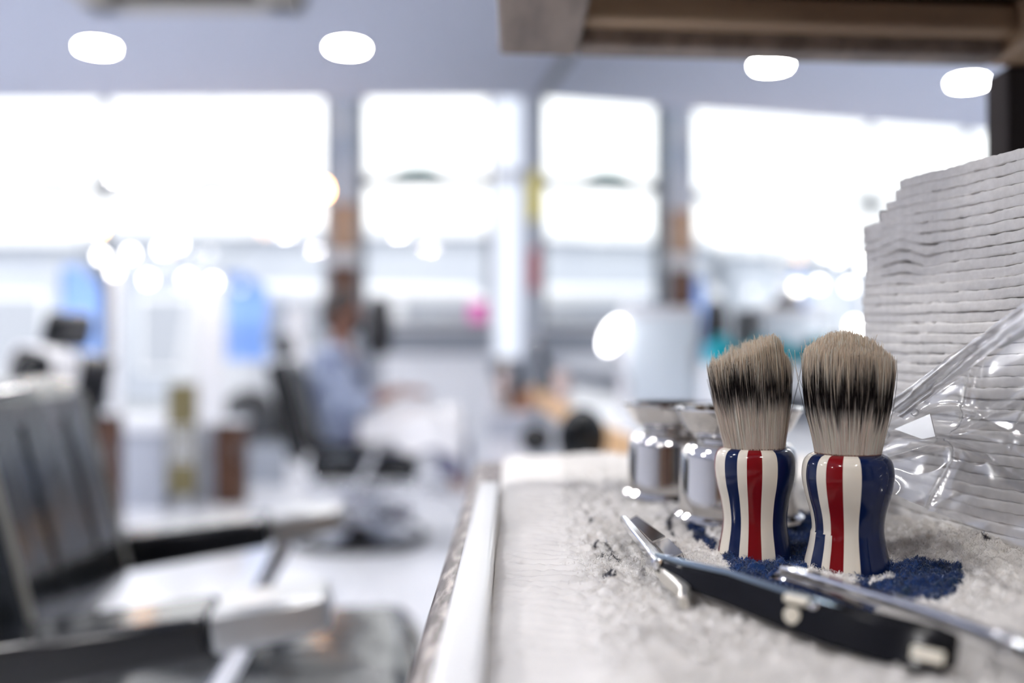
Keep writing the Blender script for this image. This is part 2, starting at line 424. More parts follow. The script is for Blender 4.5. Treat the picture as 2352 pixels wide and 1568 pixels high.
# parked van
v = empty('parked_van', (-1.55, 12.4, -.08), label='white van parked outside behind the middle window', cat='van')
prof = [(-2.3, .35), (2.2, .35), (2.3, .9), (1.7, 1.1), (1.1, 1.85), (-2.2, 1.9), (-2.35, 1.0)]
m = MB(); n = len(prof)
m._add([(x, -.85, z) for x, z in prof]+[(x, .85, z) for x, z in prof], [tuple(range(n)), tuple(range(2*n-1, n-1, -1))]+[(i, (i+1) % n, (i+1) % n+n, i+n) for i in range(n)])
m.build('van_body', pr('white_car_paint', (.62, .63, .66), .3), v, bevel=.08)
for x0, x1 in ((-2.0, -1.0), (-.85, .15), (.3, 1.1)):
    MB().span((x0, -.87, 1.15), (x1, -.845, 1.7)).build('side_window', pr('car_glass', (.32, .34, .38), .1), v, bevel=.01)
for x in (-1.5, 1.45):
    for s in (-.8, .8): MB().lathe([(.0, -.1), (.30, -.1), (.33, -.06), (.33, .06), (.30, .1), (0, .1)], (x, s, .33), 24, 'Y').build('wheel', M['black_matte'], v)
r = empty('street_sign', (X(1100, 11.2), 11.2, -.08), label='pink sign panel standing outside next to the frosted pane', cat='sign')
MB().tube([(0, 0, 0), (0, 0, 1.4)], .025, 8).build('sign_pole', M['chrome_soft'], r)
MB().box((0, -.03, 1.45), (.22, .03, .42)).build('sign_panel', M['pink'], r, bevel=.01)

# ------------------------------------------------------------------ cabinets, signboard, table at the left
def cabinet(px0, px1, pyt, d, depth, lb, mat='dark_wood', top='white_lam'):
    a, b = A(px0, pyt, d), A(px1, pyt, d); w_ = b.x-a.x; h = a.z
    r = empty('storage_cabinet', ((a.x+b.x)/2, d+depth/2, 0), label=lb, cat='cabinet')
    MB().span((-w_/2, -depth/2, .0), (w_/2, depth/2, h-.03)).build('cabinet_body', M[mat], r, bevel=.004)
    MB().span((-w_/2+.008, -depth/2-.016, .08), (w_/2-.008, -depth/2-.001, h-.05)).build('cabinet_door', M[mat], r, bevel=.003)
    MB().tube([(w_/2-.04, -depth/2-.035, h*.55), (w_/2-.04, -depth/2-.035, h*.75)], .006, 8).build('handle', M['chrome_soft'], r)
    MB().span((-w_/2-.01, -depth/2-.02, h-.03), (w_/2+.01, depth/2, h)).build('cabinet_top', M[top], r, bevel=.004)
cabinet(175, 265, 940, 5.7, .12, 'reddish brown wooden cabinet behind the near chair back')
cabinet(492, 560, 962, 6.7, .12, 'narrow dark brown wooden cabinet left of the customer')
cabinet(452, 490, 968, 6.9, .12, 'narrow grey cabinet squeezed beside the dark brown one', 'grey_lam')
t = empty('side_table', (X(320, 6.6), 6.75, 0), label='small white-topped table with grey front under the left window', cat='table')
MB().span((-.20, -.2, .50), (.20, .2, .60)).build('tabletop', M['white_lam'], t, bevel=.01)
MB().span((-.18, -.17, .0), (.18, .17, .50)).build('table_front', M['grey_lam'], t, bevel=.006)
r = empty('sign_board', (X(420, 6.5), 6.5, 0), label='olive signboard with white lettering band standing on the floor', cat='signboard')
h = A(0, 880, 6.5).z
MB().box((0, 0, .09+(h-.09)/2), (.19, .03, h-.09)).build('board', M['olive'], r, bevel=.004)
random.seed(3); m = MB()
for k in range(7):
    for q in range(4):
        m.box((-.065+q*.043+random.uniform(-.006, .006), -.017, h*.38+k*.037), (random.uniform(.02, .036), .004, random.uniform(.012, .026)))
m.build('lettering', pr('sign_white', (.7, .74, .82), .5), r)
for q in (-.08, .08): MB().box((q, 0, .05), (.02, .16, .1)).build('board_foot', M['frame_metal'], r)

# ------------------------------------------------------------------ barber chairs
def barber_chair(x, y, rz, lift, label, back_h=.40, sep=.31, slope=.09, head=True, bx=-.27, drum=False, fx=.48, seat_dz=0):
    r = empty('barber_chair', (x, y, 0), rz, label=label, cat='barber chair', group='black and chrome barber chairs')
    zs = .45+lift+seat_dz; za = .60+lift
    MB().lathe([(.0, .0), (.36, .0), (.37, .02), (.36, .04), (.30, .055), (.12, .085), (.075, .12), (.0, .12)], n=48).build('base', M['chrome'], r)
    MB().lathe([(.372, .0), (.380, .02), (.374, .05), (.345, .055), (.345, .0)], n=48, caps=False).build('base_rim', M['black_matte'], r)
    MB().lathe([(.055, .11), (.055, .2), (.045, .205), (.045, zs-.14), (.075, zs-.13), (.075, zs-.10), (0, zs-.10)], n=32).build('column', M['chrome'], r)
    MB().tube([(.0, -.06, .23), (.06, -.2, .24), (.12, -.30, .29)], .01, 10).ball((.12, -.31, .295), .024).build('pump_lever', M['chrome'], r)
    # seat
    MB().box((.0, 0, zs-.085), (.46, .46, .05)).build('seat_frame', M['chrome_soft'], r, bevel=.012)
    MB().box((.05, 0, zs-.01), (.58, .50, .11)).build('seat', M['leather'], r, bevel=.045, seg=5)
    MB().tube([(.31, -.2, zs+.03), (.337, -.1, zs+.03), (.342, 0, zs+.03), (.337, .1, zs+.03), (.31, .2, zs+.03)], .006, 8).build('seat_piping', M['piping'], r)
    # backrest, reclined
    rec = math.radians(14); c = Vector((bx-.5*back_h*math.sin(rec), 0, zs-seat_dz+.06+back_h/2))
    MB().box(c, (.105, .50, back_h+.10), ry=-rec).build('backrest', M['leather'], r, bevel=.042, seg=5)
    MB().box(c-Vector((.058, 0, .0)), (.022, .48, back_h+.06), ry=-rec).build('back_shell', M['pad_black'], r, bevel=.010)
    up = Vector((-math.sin(rec), 0, math.cos(rec))); nn = Vector((math.cos(rec), 0, math.sin(rec)))
    for s in (-1, 1):
        e = [c+nn*.050+up*(t_*(back_h/2+.01))+Vector((0, s*.218, 0)) for t_ in (-1, -.5, 0, .5, 1)]
        MB().tube(e, .007, 8).build('back_piping', M['piping'], r)
    for q in (-.09, .09):
        MB().tube([c+nn*.053+up*(t_*(back_h/2-.02))+Vector((0, q, 0)) for t_ in (-1, 0, 1)], .0035, 6).build('back_seam', M['pad_black'], r)
    if head:
        hz = c+up*(back_h/2+.13)
        MB().box(hz+nn*.015, (.075, .25, .13), ry=-rec).build('headrest', M['leather'], r, bevel=.033, seg=5)
        for q in (-.04, .04): MB().tube([c+up*(back_h/2)+Vector((0, q, 0)), hz+Vector((0, q, 0))], .007, 10).build('headrest_post', M['chrome'], r)
    # arms
    for s in (-1, 1):
        sl = math.atan(slope); f = Vector((math.cos(sl), 0, math.sin(sl)))
        e0 = Vector((.22, s*sep, za)); pts = [e0-f*t_ for t_ in (.50, .38, .2, .13)]
        MB().sweep([p-Vector((0, 0, .025)) for p in pts], [.08, .10, .108, .108], [.05, .06, .052, .048]).build('arm_pad', M['pad_black'], r, bevel=.009, seg=3)
        MB().sweep([p-Vector((0, 0, .022)) for p in (e0-f*.13, e0-f*.05, e0)], [.104, .100, .088], [.046, .044, .040]).build('arm_tip', M['tip_metal'], r, bevel=.008, seg=3)
        MB().tube([e0-f*.1-Vector((0, 0, .05)), Vector((.08, s*(sep-.01), za-.14)), Vector((.02, s*.24, zs-.09))], (.016), 12).build('arm_support', M['chrome'], r)
        MB().tube([e0-f*.44-Vector((0, 0, .04)), Vector((-.24, s*(sep-.03), za-.14)), Vector((-.2, s*.235, zs-.08))], (.016), 12).build('arm_support', M['chrome'], r)
        MB().ball((.02, s*.262, zs-.085), .026).build('arm_bolt', M['chrome'], r)
        MB().ball((-.2, s*.262, zs-.075), .022).build('arm_bolt', M['chrome'], r)
    if drum:
        MB().lathe([(.0, .12), (.30, .13), (.33, .16), (.30, .19), (.16, .23), (.12, .26), (.12, zs-.16), (.19, zs-.14), (.21, zs-.12), (.0, zs-.11)], n=48).build('pump_housing', M['chrome'], r)
        for a_ in (-150, -115, -80, -45, -20):  # chrome balls added to catch bright glints
            MB().ball((.27*math.cos(math.radians(a_)), .27*math.sin(math.radians(a_)), .20), .028).build('housing_glint_ball', M['chrome'], r)
        for xx in (-.18, -.02, .14):  # further added balls for glints below the seat
            MB().ball((xx, -.26, zs-.07), .026).build('seat_glint_ball', M['chrome'], r)
    # footrest
    for s in (-1, 1): MB().tube([(.2, s*.13, zs-.1), (fx-.12, s*.13, zs-.16), (fx-.03, s*.13, .20)], .012, 10).build('footrest_bar', M['chrome'], r)
    MB().box((fx, 0, .19), (.15, .36, .025), ry=.25).build('footrest', M['chrome_soft'], r, bevel=.010)
    m = MB()
    for q in (-.12, -.04, .04, .12): m.box((fx, q, .205), (.13, .02, .012), ry=.25)
    m.build('footrest_grip', M['black_matte'], r)
    return r
fa = math.radians(8)
cx, cy_ = -.249-.22*math.cos(fa), 1.45-.22*math.sin(fa)
barber_chair(cx, cy_, fa, .18, 'black leather barber chair with chrome-tipped arms, nearest one at left', back_h=.27, slope=.135, bx=-.180, head=False, seat_dz=-.055)
CBX, CBY = X(822, 5.46), 5.46
barber_chair(CBX, CBY, math.radians(3), -.03, 'chrome and black barber chair the customer sits in', back_h=.46, sep=.29, slope=.02, drum=True, fx=.62)
barber_chair(-1.94, 3.5, math.radians(176), .04, 'black barber chair half hidden behind the near chair at far left', back_h=.44)
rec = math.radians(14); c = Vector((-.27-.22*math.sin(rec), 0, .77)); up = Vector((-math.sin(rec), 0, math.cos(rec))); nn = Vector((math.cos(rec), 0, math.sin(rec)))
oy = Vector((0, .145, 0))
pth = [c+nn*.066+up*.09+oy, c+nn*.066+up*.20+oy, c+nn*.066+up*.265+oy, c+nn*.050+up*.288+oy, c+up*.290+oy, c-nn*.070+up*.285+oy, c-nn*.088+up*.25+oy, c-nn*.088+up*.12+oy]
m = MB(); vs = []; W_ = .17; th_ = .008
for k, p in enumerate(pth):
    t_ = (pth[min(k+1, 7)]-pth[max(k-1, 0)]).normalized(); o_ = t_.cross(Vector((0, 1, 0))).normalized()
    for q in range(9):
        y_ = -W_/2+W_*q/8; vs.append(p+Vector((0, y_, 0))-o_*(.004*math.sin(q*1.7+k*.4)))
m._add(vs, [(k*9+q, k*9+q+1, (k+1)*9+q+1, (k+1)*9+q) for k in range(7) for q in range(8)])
o = m.build('highlight_cloth', M['cape']); o.location = (-1.94, 3.5, 0); o.rotation_euler = (0, 0, math.radians(176))  # white cloth put in for the bright reflection on the chair back
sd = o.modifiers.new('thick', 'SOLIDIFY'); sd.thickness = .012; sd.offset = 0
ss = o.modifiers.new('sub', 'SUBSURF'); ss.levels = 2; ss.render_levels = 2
tag(o, 'white cloth standing in for the bright reflection on the back of the far-left barber chair', 'towel')

# ------------------------------------------------------------------ customer
def remesh(mb, name, mat, parent, vox=.008, smooth=4):
    o = mb.build(name, mat, parent)
    rm = o.modifiers.new('remesh', 'REMESH'); rm.mode = 'VOXEL'; rm.voxel_size = vox; rm.use_smooth_shade = True
    sm = o.modifiers.new('smooth', 'SMOOTH'); sm.factor = .5; sm.iterations = smooth
    return o
PZ = .505
P = empty('person', (CBX-.02, CBY, 0), label='seated person in blue-grey patterned shirt, dark shorts and black face mask', cat='person')
b = MB(); T = lambda pts, rs: b.tube(pts, rs, 16)
hip = Vector((-.02, 0, PZ+.07)); chest = Vector((-.10, 0, PZ+.40)); neck = Vector((-.085, 0, PZ+.56)); hd = Vector((-.065, 0, PZ+.735))
T([hip, hip+Vector((-.04, 0, .12)), chest, chest+Vector((.005, 0, .1)), neck], [(.12, .16), (.11, .14), (.12, .165), (.10, .17), (.055, .06)])
T([neck-Vector((0, 0, .03)), neck+Vector((.02, 0, .08))], [.058, .055])
b.ball(hd, (.098, .078, .118)); b.ball(hd+Vector((.035, 0, -.06)), (.06, .055, .06))
b.ball(hd+Vector((.098, 0, -.018)), (.018, .014, .026)); b.ball(hd+Vector((.085, 0, -.07)), (.015, .028, .010))
for s in (-1, 1):
    b.ball(hd+Vector((-.005, s*.080, -.015)), (.018, .010, .030)); b.ball(hd+Vector((.082, s*.03, .012)), (.014, .020, .012))
    sh = Vector((-.09, s*.18, PZ+.50)); el = Vector((.04, s*.235, PZ+.24)); wr = Vector((.26, s*.13, PZ+.315))
    T([sh+Vector((0, -s*.08, .01)), sh, (sh+el)/2, el], [.055, .058, .048, .040]); T([el, (el+wr)/2, wr], [.040, .036, .026])
    pc = wr+Vector((.05, -s*.01, -.004)); b.ball(pc, (.050, .040, .016))
    for q in range(4):
        ln = (.062, .072, .068, .052)[q]; y_ = -s*.01+(-.03+.02*q)*-s
        k0 = wr+Vector((.085, y_, -.004)); T([k0, k0+Vector((ln*.5, 0, -.006)), k0+Vector((ln*.9, 0, -.03))], [.0095, .009, .007])
    T([wr+Vector((.03, -s*.03, 0)), wr+Vector((.06, -s*.055, -.008)), wr+Vector((.085, -s*.06, -.02))], [.011, .010, .008])
    hp = Vector((0, s*.095, PZ+.065)); kn = Vector((.50, s*.12, PZ+.07)); an = Vector((.60, s*.11, .27))
    T([hp, (hp+kn)/2, kn], [.088, .078, .058]); T([kn, kn*.65+an*.35, an], [.056, .054, .036])
    T([an, an+Vector((.0, 0, -.04))], [.036, .034])
remesh(b, 'body', M['skin'], P)
b = MB()
T([hip+Vector((0, 0, -.03)), hip+Vector((-.04, 0, .12)), chest, chest+Vector((.005, 0, .1)), neck-Vector((0, 0, .03))], [(.16, .19), (.155, .18), (.16, .19), (.13, .19), (.07, .08)])
for s in (-1, 1):
    sh = Vector((-.09, s*.18, PZ+.50)); el = Vector((.04, s*.235, PZ+.24)); wr = Vector((.26, s*.13, PZ+.315))
    T([sh+Vector((0, -s*.08, .01)), sh, (sh+el)/2, el, el*.6+wr*.4], [.07, .074, .066, .06, .058])
remesh(b, 'shirt', M['shirt'], P, .010)
b = MB()
T([hip+Vector((-.02, 0, -.05)), hip+Vector((-.02, 0, .05))], [(.15, .19), (.145, .18)])
for s in (-1, 1):
    hp = Vector((0, s*.095, PZ+.065)); kn = Vector((.50, s*.12, PZ+.07))
    T([hp, (hp+kn)/2, kn+Vector((-.02, 0, 0)), kn+Vector((.045, 0, -.07)), kn+Vector((.045, 0, -.20))], [.105, .098, .09, .095, .092])
remesh(b, 'shorts', M['shorts'], P, .010)
b = MB(); b.ball(hd+Vector((-.014, 0, .028)), (.100, .086, .108)); b.ball(hd+Vector((-.05, 0, -.02)), (.066, .080, .08))
remesh(b, 'hair', M['hair'], P, .008)
b = MB(); b.ball(hd+Vector((.058, 0, -.052)), (.056, .066, .055))
b.tube([hd+Vector((.06, -.06, -.03)), hd+Vector((-.01, -.086, -.005))], .004, 6); b.tube([hd+Vector((.06, .06, -.03)), hd+Vector((-.01, .086, -.005))], .004, 6)
b.build('face_mask', M['black_matte'], P)
for s in (-1, 1):
    b = MB(); an = Vector((.60, s*.11, .27)); b.ball(an+Vector((.06, 0, -.035)), (.125, .045, .035)); b.tube([an+Vector((0, 0, .03)), an+Vector((0, 0, -.04))], [.046, .044], 16)
    o = remesh(b, 'shoe', M['cape'], P, .008)
# white cape over the lap and knees
nu, nv = 60, 44; U, V_ = np.meshgrid(np.linspace(0, 1, nu), np.linspace(-1, 1, nv), indexing='ij')
yy = V_*.30; xx = .06+U*.62
top = PZ+.19-.02*U+.030*np.exp(-((np.abs(yy)-.12)/.06)**2)
drop = np.clip((np.abs(yy)-.20)/.08, 0, 1)**1.5*.16+np.clip((U-.80)/.20, 0, 1)**1.3*.16
xx = np.minimum(xx, .60+.0*U)+.03*np.clip(U-.8, 0, 1)
zz = top-drop+.018*np.sin(U*17+V_*3)+.012*np.sin(V_*14)
vs = np.stack([xx, yy*.86, zz], -1).reshape(-1, 3)
cp = npmesh('lap_cape', vs, gridq(nu, nv), M['cape']); cp.location = P.location
sd = cp.modifiers.new('thick', 'SOLIDIFY'); sd.thickness = .008
tag(cp, 'bright white cape spread over the customer\'s lap and knees', 'cape')

# white bench under the middle window
bz = A(1000, 815, 7.4).z; bx0, bx1 = X(885, 7.4), X(1128, 7.4)
r = empty('window_bench', ((bx0+bx1)/2, 7.46, 0), label='white low cupboard standing under the middle window behind the customer', cat='cupboard')
hw = (bx1-bx0)/2
MB().span((-hw, -.14, 0), (hw, .14, bz-.03)).build('cupboard_body', M['white_lam'], r, bevel=.004)
for q in (-1, 1): MB().span((q*hw/2-hw/2+.006, -.156, .08), (q*hw/2+hw/2-.006, -.141, bz-.05)).build('cupboard_door', M['white_lam'], r, bevel=.003)
MB().span((-hw-.01, -.165, bz-.03), (hw+.01, .15, bz)).build('cupboard_top', M['white_lam'], r, bevel=.004)

# tall black things past the customer
r = empty('standing_dryer', (X(870, 6.1), 6.1, 0), label='tall black standing hair dryer just right of the masked person', cat='hair dryer')
MB().lathe([(.0, 0), (.2, 0), (.2, .03), (.04, .06), (.0, .06)], n=28).build('stand_base', M['black_matte'], r)
MB().tube([(0, 0, .05), (0, 0, 1.05)], .016, 12).build('stand_pole', M['chrome_soft'], r)
MB().lathe([(.02, 1.0), (.075, 1.03), (.085, 1.15), (.075, 1.30), (.04, 1.36), (.0, 1.37)], n=28).build('dryer_hood', M['black_matte'], r)

# ------------------------------------------------------------------ counter along the mirror
kz = CAMH-.2
e0 = G(1620, 1085, kz); e1 = G(1222, 886, kz)
dirv = (e1-e0).normalized(); E0 = e0-dirv*.0; E1 = e1
m = MB()
poly = [(E0.x, E0.y), (WX(E0.y)-.075, E0.y), (WX(E1.y)-.075, E1.y), (E1.x, E1.y)]
cn = empty('wall_counter', (0, 0, 0), label='long white counter with orange wood edge running under the mirror', cat='counter')
MB().prism(poly, kz-.03, kz).build('countertop', M['white_lam'], cn, bevel=.002)
nrm = Vector((-dirv.y, dirv.x, 0));
if nrm.x > 0: nrm = -nrm
def along(t, off, z): p = E0+(E1-E0)*t+nrm*off; return Vector((p.x, p.y, z))
MB().sweep([along(0, .008, kz-.038), along(1, .008, kz-.038)], [.016, .016], [.080, .080]).build('front_edge', M['edge_wood'], cn, bevel=.003)
for k in range(4):
    t0, t1 = k/4+.01, (k+1)/4-.01
    m = MB(); a, b_ = along(t0, -.10, 0), along(t1, -.10, 0)
    m.prism([(a.x, a.y), (b_.x, b_.y), (WX(b_.y)-.08, b_.y), (WX(a.y)-.08, a.y)][::-1], .0, kz-.031)
    m.build('base_cabinet', M['white_lam'], cn, bevel=.004)

def bottle(px, pyb, pyt, d, mat, name, label, cap='black_matte', wpx=22, z=None, cat='bottle', group=None):
    b0 = A(px, pyb, d); t0 = A(px, pyt, d)
    if z is not None: b0.z = z
    h = t0.z-b0.z; rr = wpx/2/FP*d
    r = empty(name, b0, label=label, cat=cat, group=group)
    MB().lathe([(0, 0), (rr*.95, 0), (rr, h*.03), (rr, h*.62), (rr*.8, h*.72), (rr*.36, h*.78), (rr*.36, h*.84), (0, h*.84)], n=24).build('bottle_body', M[mat], r)
    MB().lathe([(0, h*.84), (rr*.42, h*.84), (rr*.42, h*.97), (rr*.3, h), (0, h)], n=20).build('cap', M[cap], r)
    return r
M['amber'] = pr('amber', (.4, .2, .12), .15); M['pale'] = pr('pale_plastic', (.7, .7, .74), .3); M['gold'] = pr('gold_plastic', (.45, .33, .06), .3, .6)
M['salmon'] = pr('salmon_plastic', (.66, .52, .48), .4)
# tool trolley
TD = 4.75
tz = A(0, 945, TD).z
tr = empty('tool_trolley', (X(1168, TD), TD+.15, 0), label='light grey tool trolley crowded with bottles behind the towel edge', cat='trolley')
tw = (1222-1122)/FP*TD
MB().span((-tw/2, -.15, .09), (tw/2, .15, tz-.02)).build('trolley_body', M['grey_lam'], tr, bevel=.008)
for k in range(3):
    dz = .12+k*.17
    d_ = MB().span((-tw/2+.008, -.165, dz), (tw/2-.008, -.15, dz+.155)).build('drawer', M['pale'], tr, bevel=.004)
    MB().tube([(-.04, -.178, dz+.12), (.04, -.178, dz+.12)], .005, 8).build('handle', M['chrome'], d_)
MB().span((-tw/2-.01, -.17, tz-.02), (tw/2+.01, .16, tz)).build('trolley_top', M['pale'], tr, bevel=.005)
for sx in (-1, 1):
    for sy in (-1, 1): MB().lathe([(0, -.015), (.035, -.015), (.035, .015), (0, .015)], (sx*(tw/2-.03), sy*.11, .036), 16, 'X').tube([(sx*(tw/2-.03), sy*.11, .04), (sx*(tw/2-.03), sy*.11, .09)], .01, 8).build('caster', M['black_matte'], tr)
for px, pt, mt, cp_, lb, wp in ((1132, 860, 'pale', 'chrome_soft', 'pale bottle at the left end of the trolley top', 22), (1158, 820, 'salmon', 'gold', 'pinkish bottle with gold cap on the trolley', 24), (1184, 865, 'black_matte', 'black_matte', 'black bottle in the middle of the trolley top', 20), (1210, 880, 'amber', 'black_matte', 'amber bottle at the right end of the trolley top', 20)):
    bottle(px, 945, pt, TD+.10, mt, 'spray_bottle', lb, cp_, wp, z=tz)
bottle(1146, 945, 905, TD+.02, 'chrome_soft', 'metal_jar', 'short metal jar at the front of the trolley top', 'chrome', 26, z=tz, cat='jar')
bottle(1196, 945, 900, TD+.02, 'amber', 'product_jar', 'short brown jar at the front right of the trolley top', 'black_matte', 26, z=tz, cat='jar')
# things on the counter
def onc(px, d): p = A(px, 900, d); p.z = kz; return p
q = onc(1245, 5.3)
r = empty('hair_clipper', (max(q.x, along((q-E0).length/(E1-E0).length, 0, 0).x+.05), 4.6, kz), label='black hair clipper in its charging stand on the far end of the counter', cat='hair clipper')
MB().box((0, 0, .025), (.08, .10, .05)).build('charging_stand', M['black_matte'], r, bevel=.01)
MB().tube([(0, .0, .04), (-.01, .0, .12), (-.035, .0, .22)], [.022, .024, .02], 14).build('clipper_body', M['black_matte'], r)
MB().box((-.045, 0, .235), (.05, .042, .02), ry=-.4).build('clipper_blade', M['chrome'], r, bevel=.003)
q = onc(1272, 3.9); bottle(1290, 0, 835, 3.85, 'salmon', 'cream_tub', 'pinkish round tub on the counter next to the clipper', 'pale', 40, z=kz, cat='tub')
# pale towel steriliser cabinet
sd_ = 3.12; a_ = A(1432, 705, sd_); b_ = A(1612, 705, sd_)
r = empty('towel_steamer', ((a_.x+b_.x)/2, sd_+.08, kz), label='pale blue-white upright cabinet on the counter in front of the mirror', cat='appliance')
hh = a_.z-kz; ww = (b_.x-a_.x)
MB().span((-ww/2, -.08, .012), (ww/2, .08, hh)).build('steamer_body', M['pale'], r, bevel=.015)
MB().span((-ww/2+.015, -.092, .03), (ww/2-.015, -.081, hh-.03)).build('steamer_door', pr('pale_blue_plastic', (.66, .73, .80), .35), r, bevel=.006)
MB().tube([(ww/2-.03, -.105, hh*.35), (ww/2-.03, -.105, hh*.65)], .006, 8).build('handle', M['chrome_soft'], r)
for sx in (-1, 1):
    for sy in (-1, 1): MB().lathe([(0, 0), (.012, 0), (.012, .014), (0, .014)], (sx*(ww/2-.02), sy*.06, 0), 12).build('rubber_foot', M['black_matte'], r)
# white box with teal tub
bd = 2.75; a_ = A(1625, 835, bd); b_ = A(1790, 835, bd)
ww = b_.x-a_.x; hh = a_.z-kz
tag(MB().box((0, 0, hh/2), (ww, .13, hh)).build('storage_box', M['white_lam'], bevel=.008), 'plain white box on the counter under the teal tubs', 'box')
bpy.data.objects['storage_box'].location = ((a_.x+b_.x)/2, bd+.065, kz)
bottle(1660, 835, 768, bd+.05, 'teal', 'gel_tub', 'large teal tub on the white box, left one', 'teal', 86, z=a_.z, cat='tub')
bottle(1748, 835, 775, bd+.05, 'teal', 'gel_tub', 'large teal tub on the white box, right one behind the brush', 'teal', 76, z=a_.z, cat='tub')
# glowing oval standing in for a white glare; base and stem added
ld = 3.0; c_ = A(1408, 770, ld)
r = empty('glare_oval', (c_.x-.0+.05, ld, kz), label='glowing white oval on a stem on the counter, standing in for a glare', cat='lamp')
MB().lathe([(0, 0), (.05, 0), (.05, .01), (.015, .018), (0, .018)], n=24).build('glare_base', M['white_frame'], r)
MB().tube([(0, 0, .01), (0, 0, .10), (c_.x-r.location.x, 0, c_.z-kz-.04)], .006, 8).build('glare_stem', M['chrome_soft'], r)
MB().ball((c_.x-r.location.x, 0, c_.z-kz), (.028, .02, .055), R=Matrix.Rotation(math.radians(28), 3, 'Y')).build('glare_head', emis('glare_glow', (1, .98, 1), 6), r)
# stools
def stool(px, py, d, label, w_=.17, h_=.16):
    c = A(px, py, d)
    r = empty('barber_stool', (c.x, d, 0), label=label, cat='stool', group='black stools at the counter')
    z = c.z
    MB().lathe([(0, 0), (.18, 0), (.18, .02), (.03, .05), (0, .05)], n=28).build('stool_base', M['chrome_soft'], r)
    MB().tube([(0, 0, .04), (0, 0, z-.28)], .02, 12).build('stool_column', M['chrome'], r)
    MB().lathe([(0, z-.29), (.14, z-.29), (.155, z-.27), (.155, z-.24), (.14, z-.225), (0, z-.22)], (0, -.03, 0), 32).build('stool_seat', M['leather'], r)
    MB().ball((0, .10, z), (w_/2, .022, h_/2), 24, 14).build('stool_back', M['leather'], r)
    MB().tube([(0, .02, z-.27), (0, .12, z-.24), (0, .12, z-.05)], .01, 10).build('back_bracket', M['chrome_soft'], r)
stool(1345, 1015, 2.0, 'black stool with a round back at the near end of the counter', .105, .13)
stool(1232, 1015, 3.0, 'black stool with a round back farther along the counter', .10, .09)

# ------------------------------------------------------------------ foreground shelf unit
TZ = CAMH-.099                          # towel surface
BZ = TZ-.010                            # board surface
un = empty('shelf_unit', (.20, .55, 0), label='worn dark wooden shelf unit holding the towel, with a framed shelf overhead', cat='shelf unit')
U0 = Vector((.20, .55, 0))
def us(mb, *a, **k):
    mb.v = [(x-U0.x, y-U0.y, z-U0.z) for x, y, z in mb.v]; return mb.build(*a, **k, parent=un)
wornw = add_noise(pr('worn_dark_wood', (.1, .06, .05), .38), (.040, .020, .016), (.40, .34, .31), 90, 10, (2.2, .45, 1.5), bump=.5, lo=.44, hi=.66, bdist=.001)
us(MB().span((-.037, .14, BZ-.035), (.47, .97, BZ)), 'lower_shelf', wornw, bevel=.010, seg=4)
us(MB().span((-.024, .14, BZ), (-.0085, .715, BZ+.0135)), 'edge_strip', pr('white_edge_strip', (.95, .94, .92), .22), bevel=.003)
under = add_noise(pr('shelf_wood_inner', (.12, .06, .03), .55), (.018, .008, .004), (.060, .028, .013), 9, 8, (.6, 9, 9), lo=.3, hi=.7)
nt = under.node_tree; N = nt.nodes; vo = N.new('ShaderNodeTexVoronoi'); vo.inputs['Scale'].default_value = 16
cr = N.new('ShaderNodeValToRGB'); cr.color_ramp.elements[0].position = .05; cr.color_ramp.elements[1].position = .16; cr.color_ramp.elements[0].color = (.12, .1, .1, 1)
mx = N.new('ShaderNodeMix'); mx.data_type = 'RGBA'; mx.blend_type = 'MULTIPLY'; mx.inputs['Factor'].default_value = 1
src = bsdf(under).inputs['Base Color'].links[0].from_socket
tcn = [n for n in N if n.type == 'TEX_COORD'][0]
nt.links.new(tcn.outputs['Object'], vo.inputs['Vector']); nt.links.new(vo.outputs['Distance'], cr.inputs[0]); nt.links.new(src, mx.inputs['A']); nt.links.new(cr.outputs[0], mx.inputs['B']); nt.links.new(mx.outputs['Result'], bsdf(under).inputs['Base Color'])
lightw = add_noise(pr('shelf_wood_light', (.4, .27, .18), .5), (.22, .14, .085), (.34, .24, .155), 8, 6, (.5, 8, 8))
greyw = add_noise(pr('shelf_wood_grey', (.3, .24, .2), .55), (.12, .09, .072), (.22, .17, .14), 14, 6, (5, .8, 5))
ZU = A(1500, 140, .79).z
def ybend(x): return .775+.085*x     # far edge runs slightly away to the right
us(MB().prism([(-.010, .30), (.052, .30), (.052, .71), (.052, ybend(.05)), (-.010, ybend(0))], ZU, ZU+.075), 'side_rail', greyw, bevel=.004)
us(MB().prism([(.385, .30), (.45, .30), (.45, ybend(.45)), (.385, ybend(.385))], ZU, ZU+.075), 'side_rail', lightw, bevel=.004)
us(MB().prism([(.052, ybend(.05)-.030), (.385, ybend(.385)-.030), (.385, ybend(.385)), (.052, ybend(.05))], ZU, ZU+.075), 'far_rail', greyw, bevel=.003)
us(MB().prism([(.052, ybend(.05)-.052), (.385, ybend(.385)-.052), (.385, ybend(.385)-.030), (.052, ybend(.05)-.030)], ZU+.012, ZU+.034), 'inner_batten', lightw, bevel=.004)
us(MB().prism([(.052, .30), (.385, .30), (.385, ybend(.385)-.030), (.052, ybend(.05)-.030)], ZU+.036, ZU+.060), 'upper_shelf', under)
darkpost = pr('dark_post', (.022, .017, .017), .8, 0, Specular_IOR_Level=.15)
for x0, y0_ in ((.400, .80), (.40, .17)):
    us(MB().span((x0, y0_, 0), (x0+.045, y0_+.04, ZU+.0)), 'post', darkpost, bevel=.003)
for x0, y0_ in ((.0, .88), (.0, .20)):
    us(MB().span((x0, y0_, 0), (x0+.045, y0_+.04, BZ-.035)), 'post', darkpost, bevel=.003)

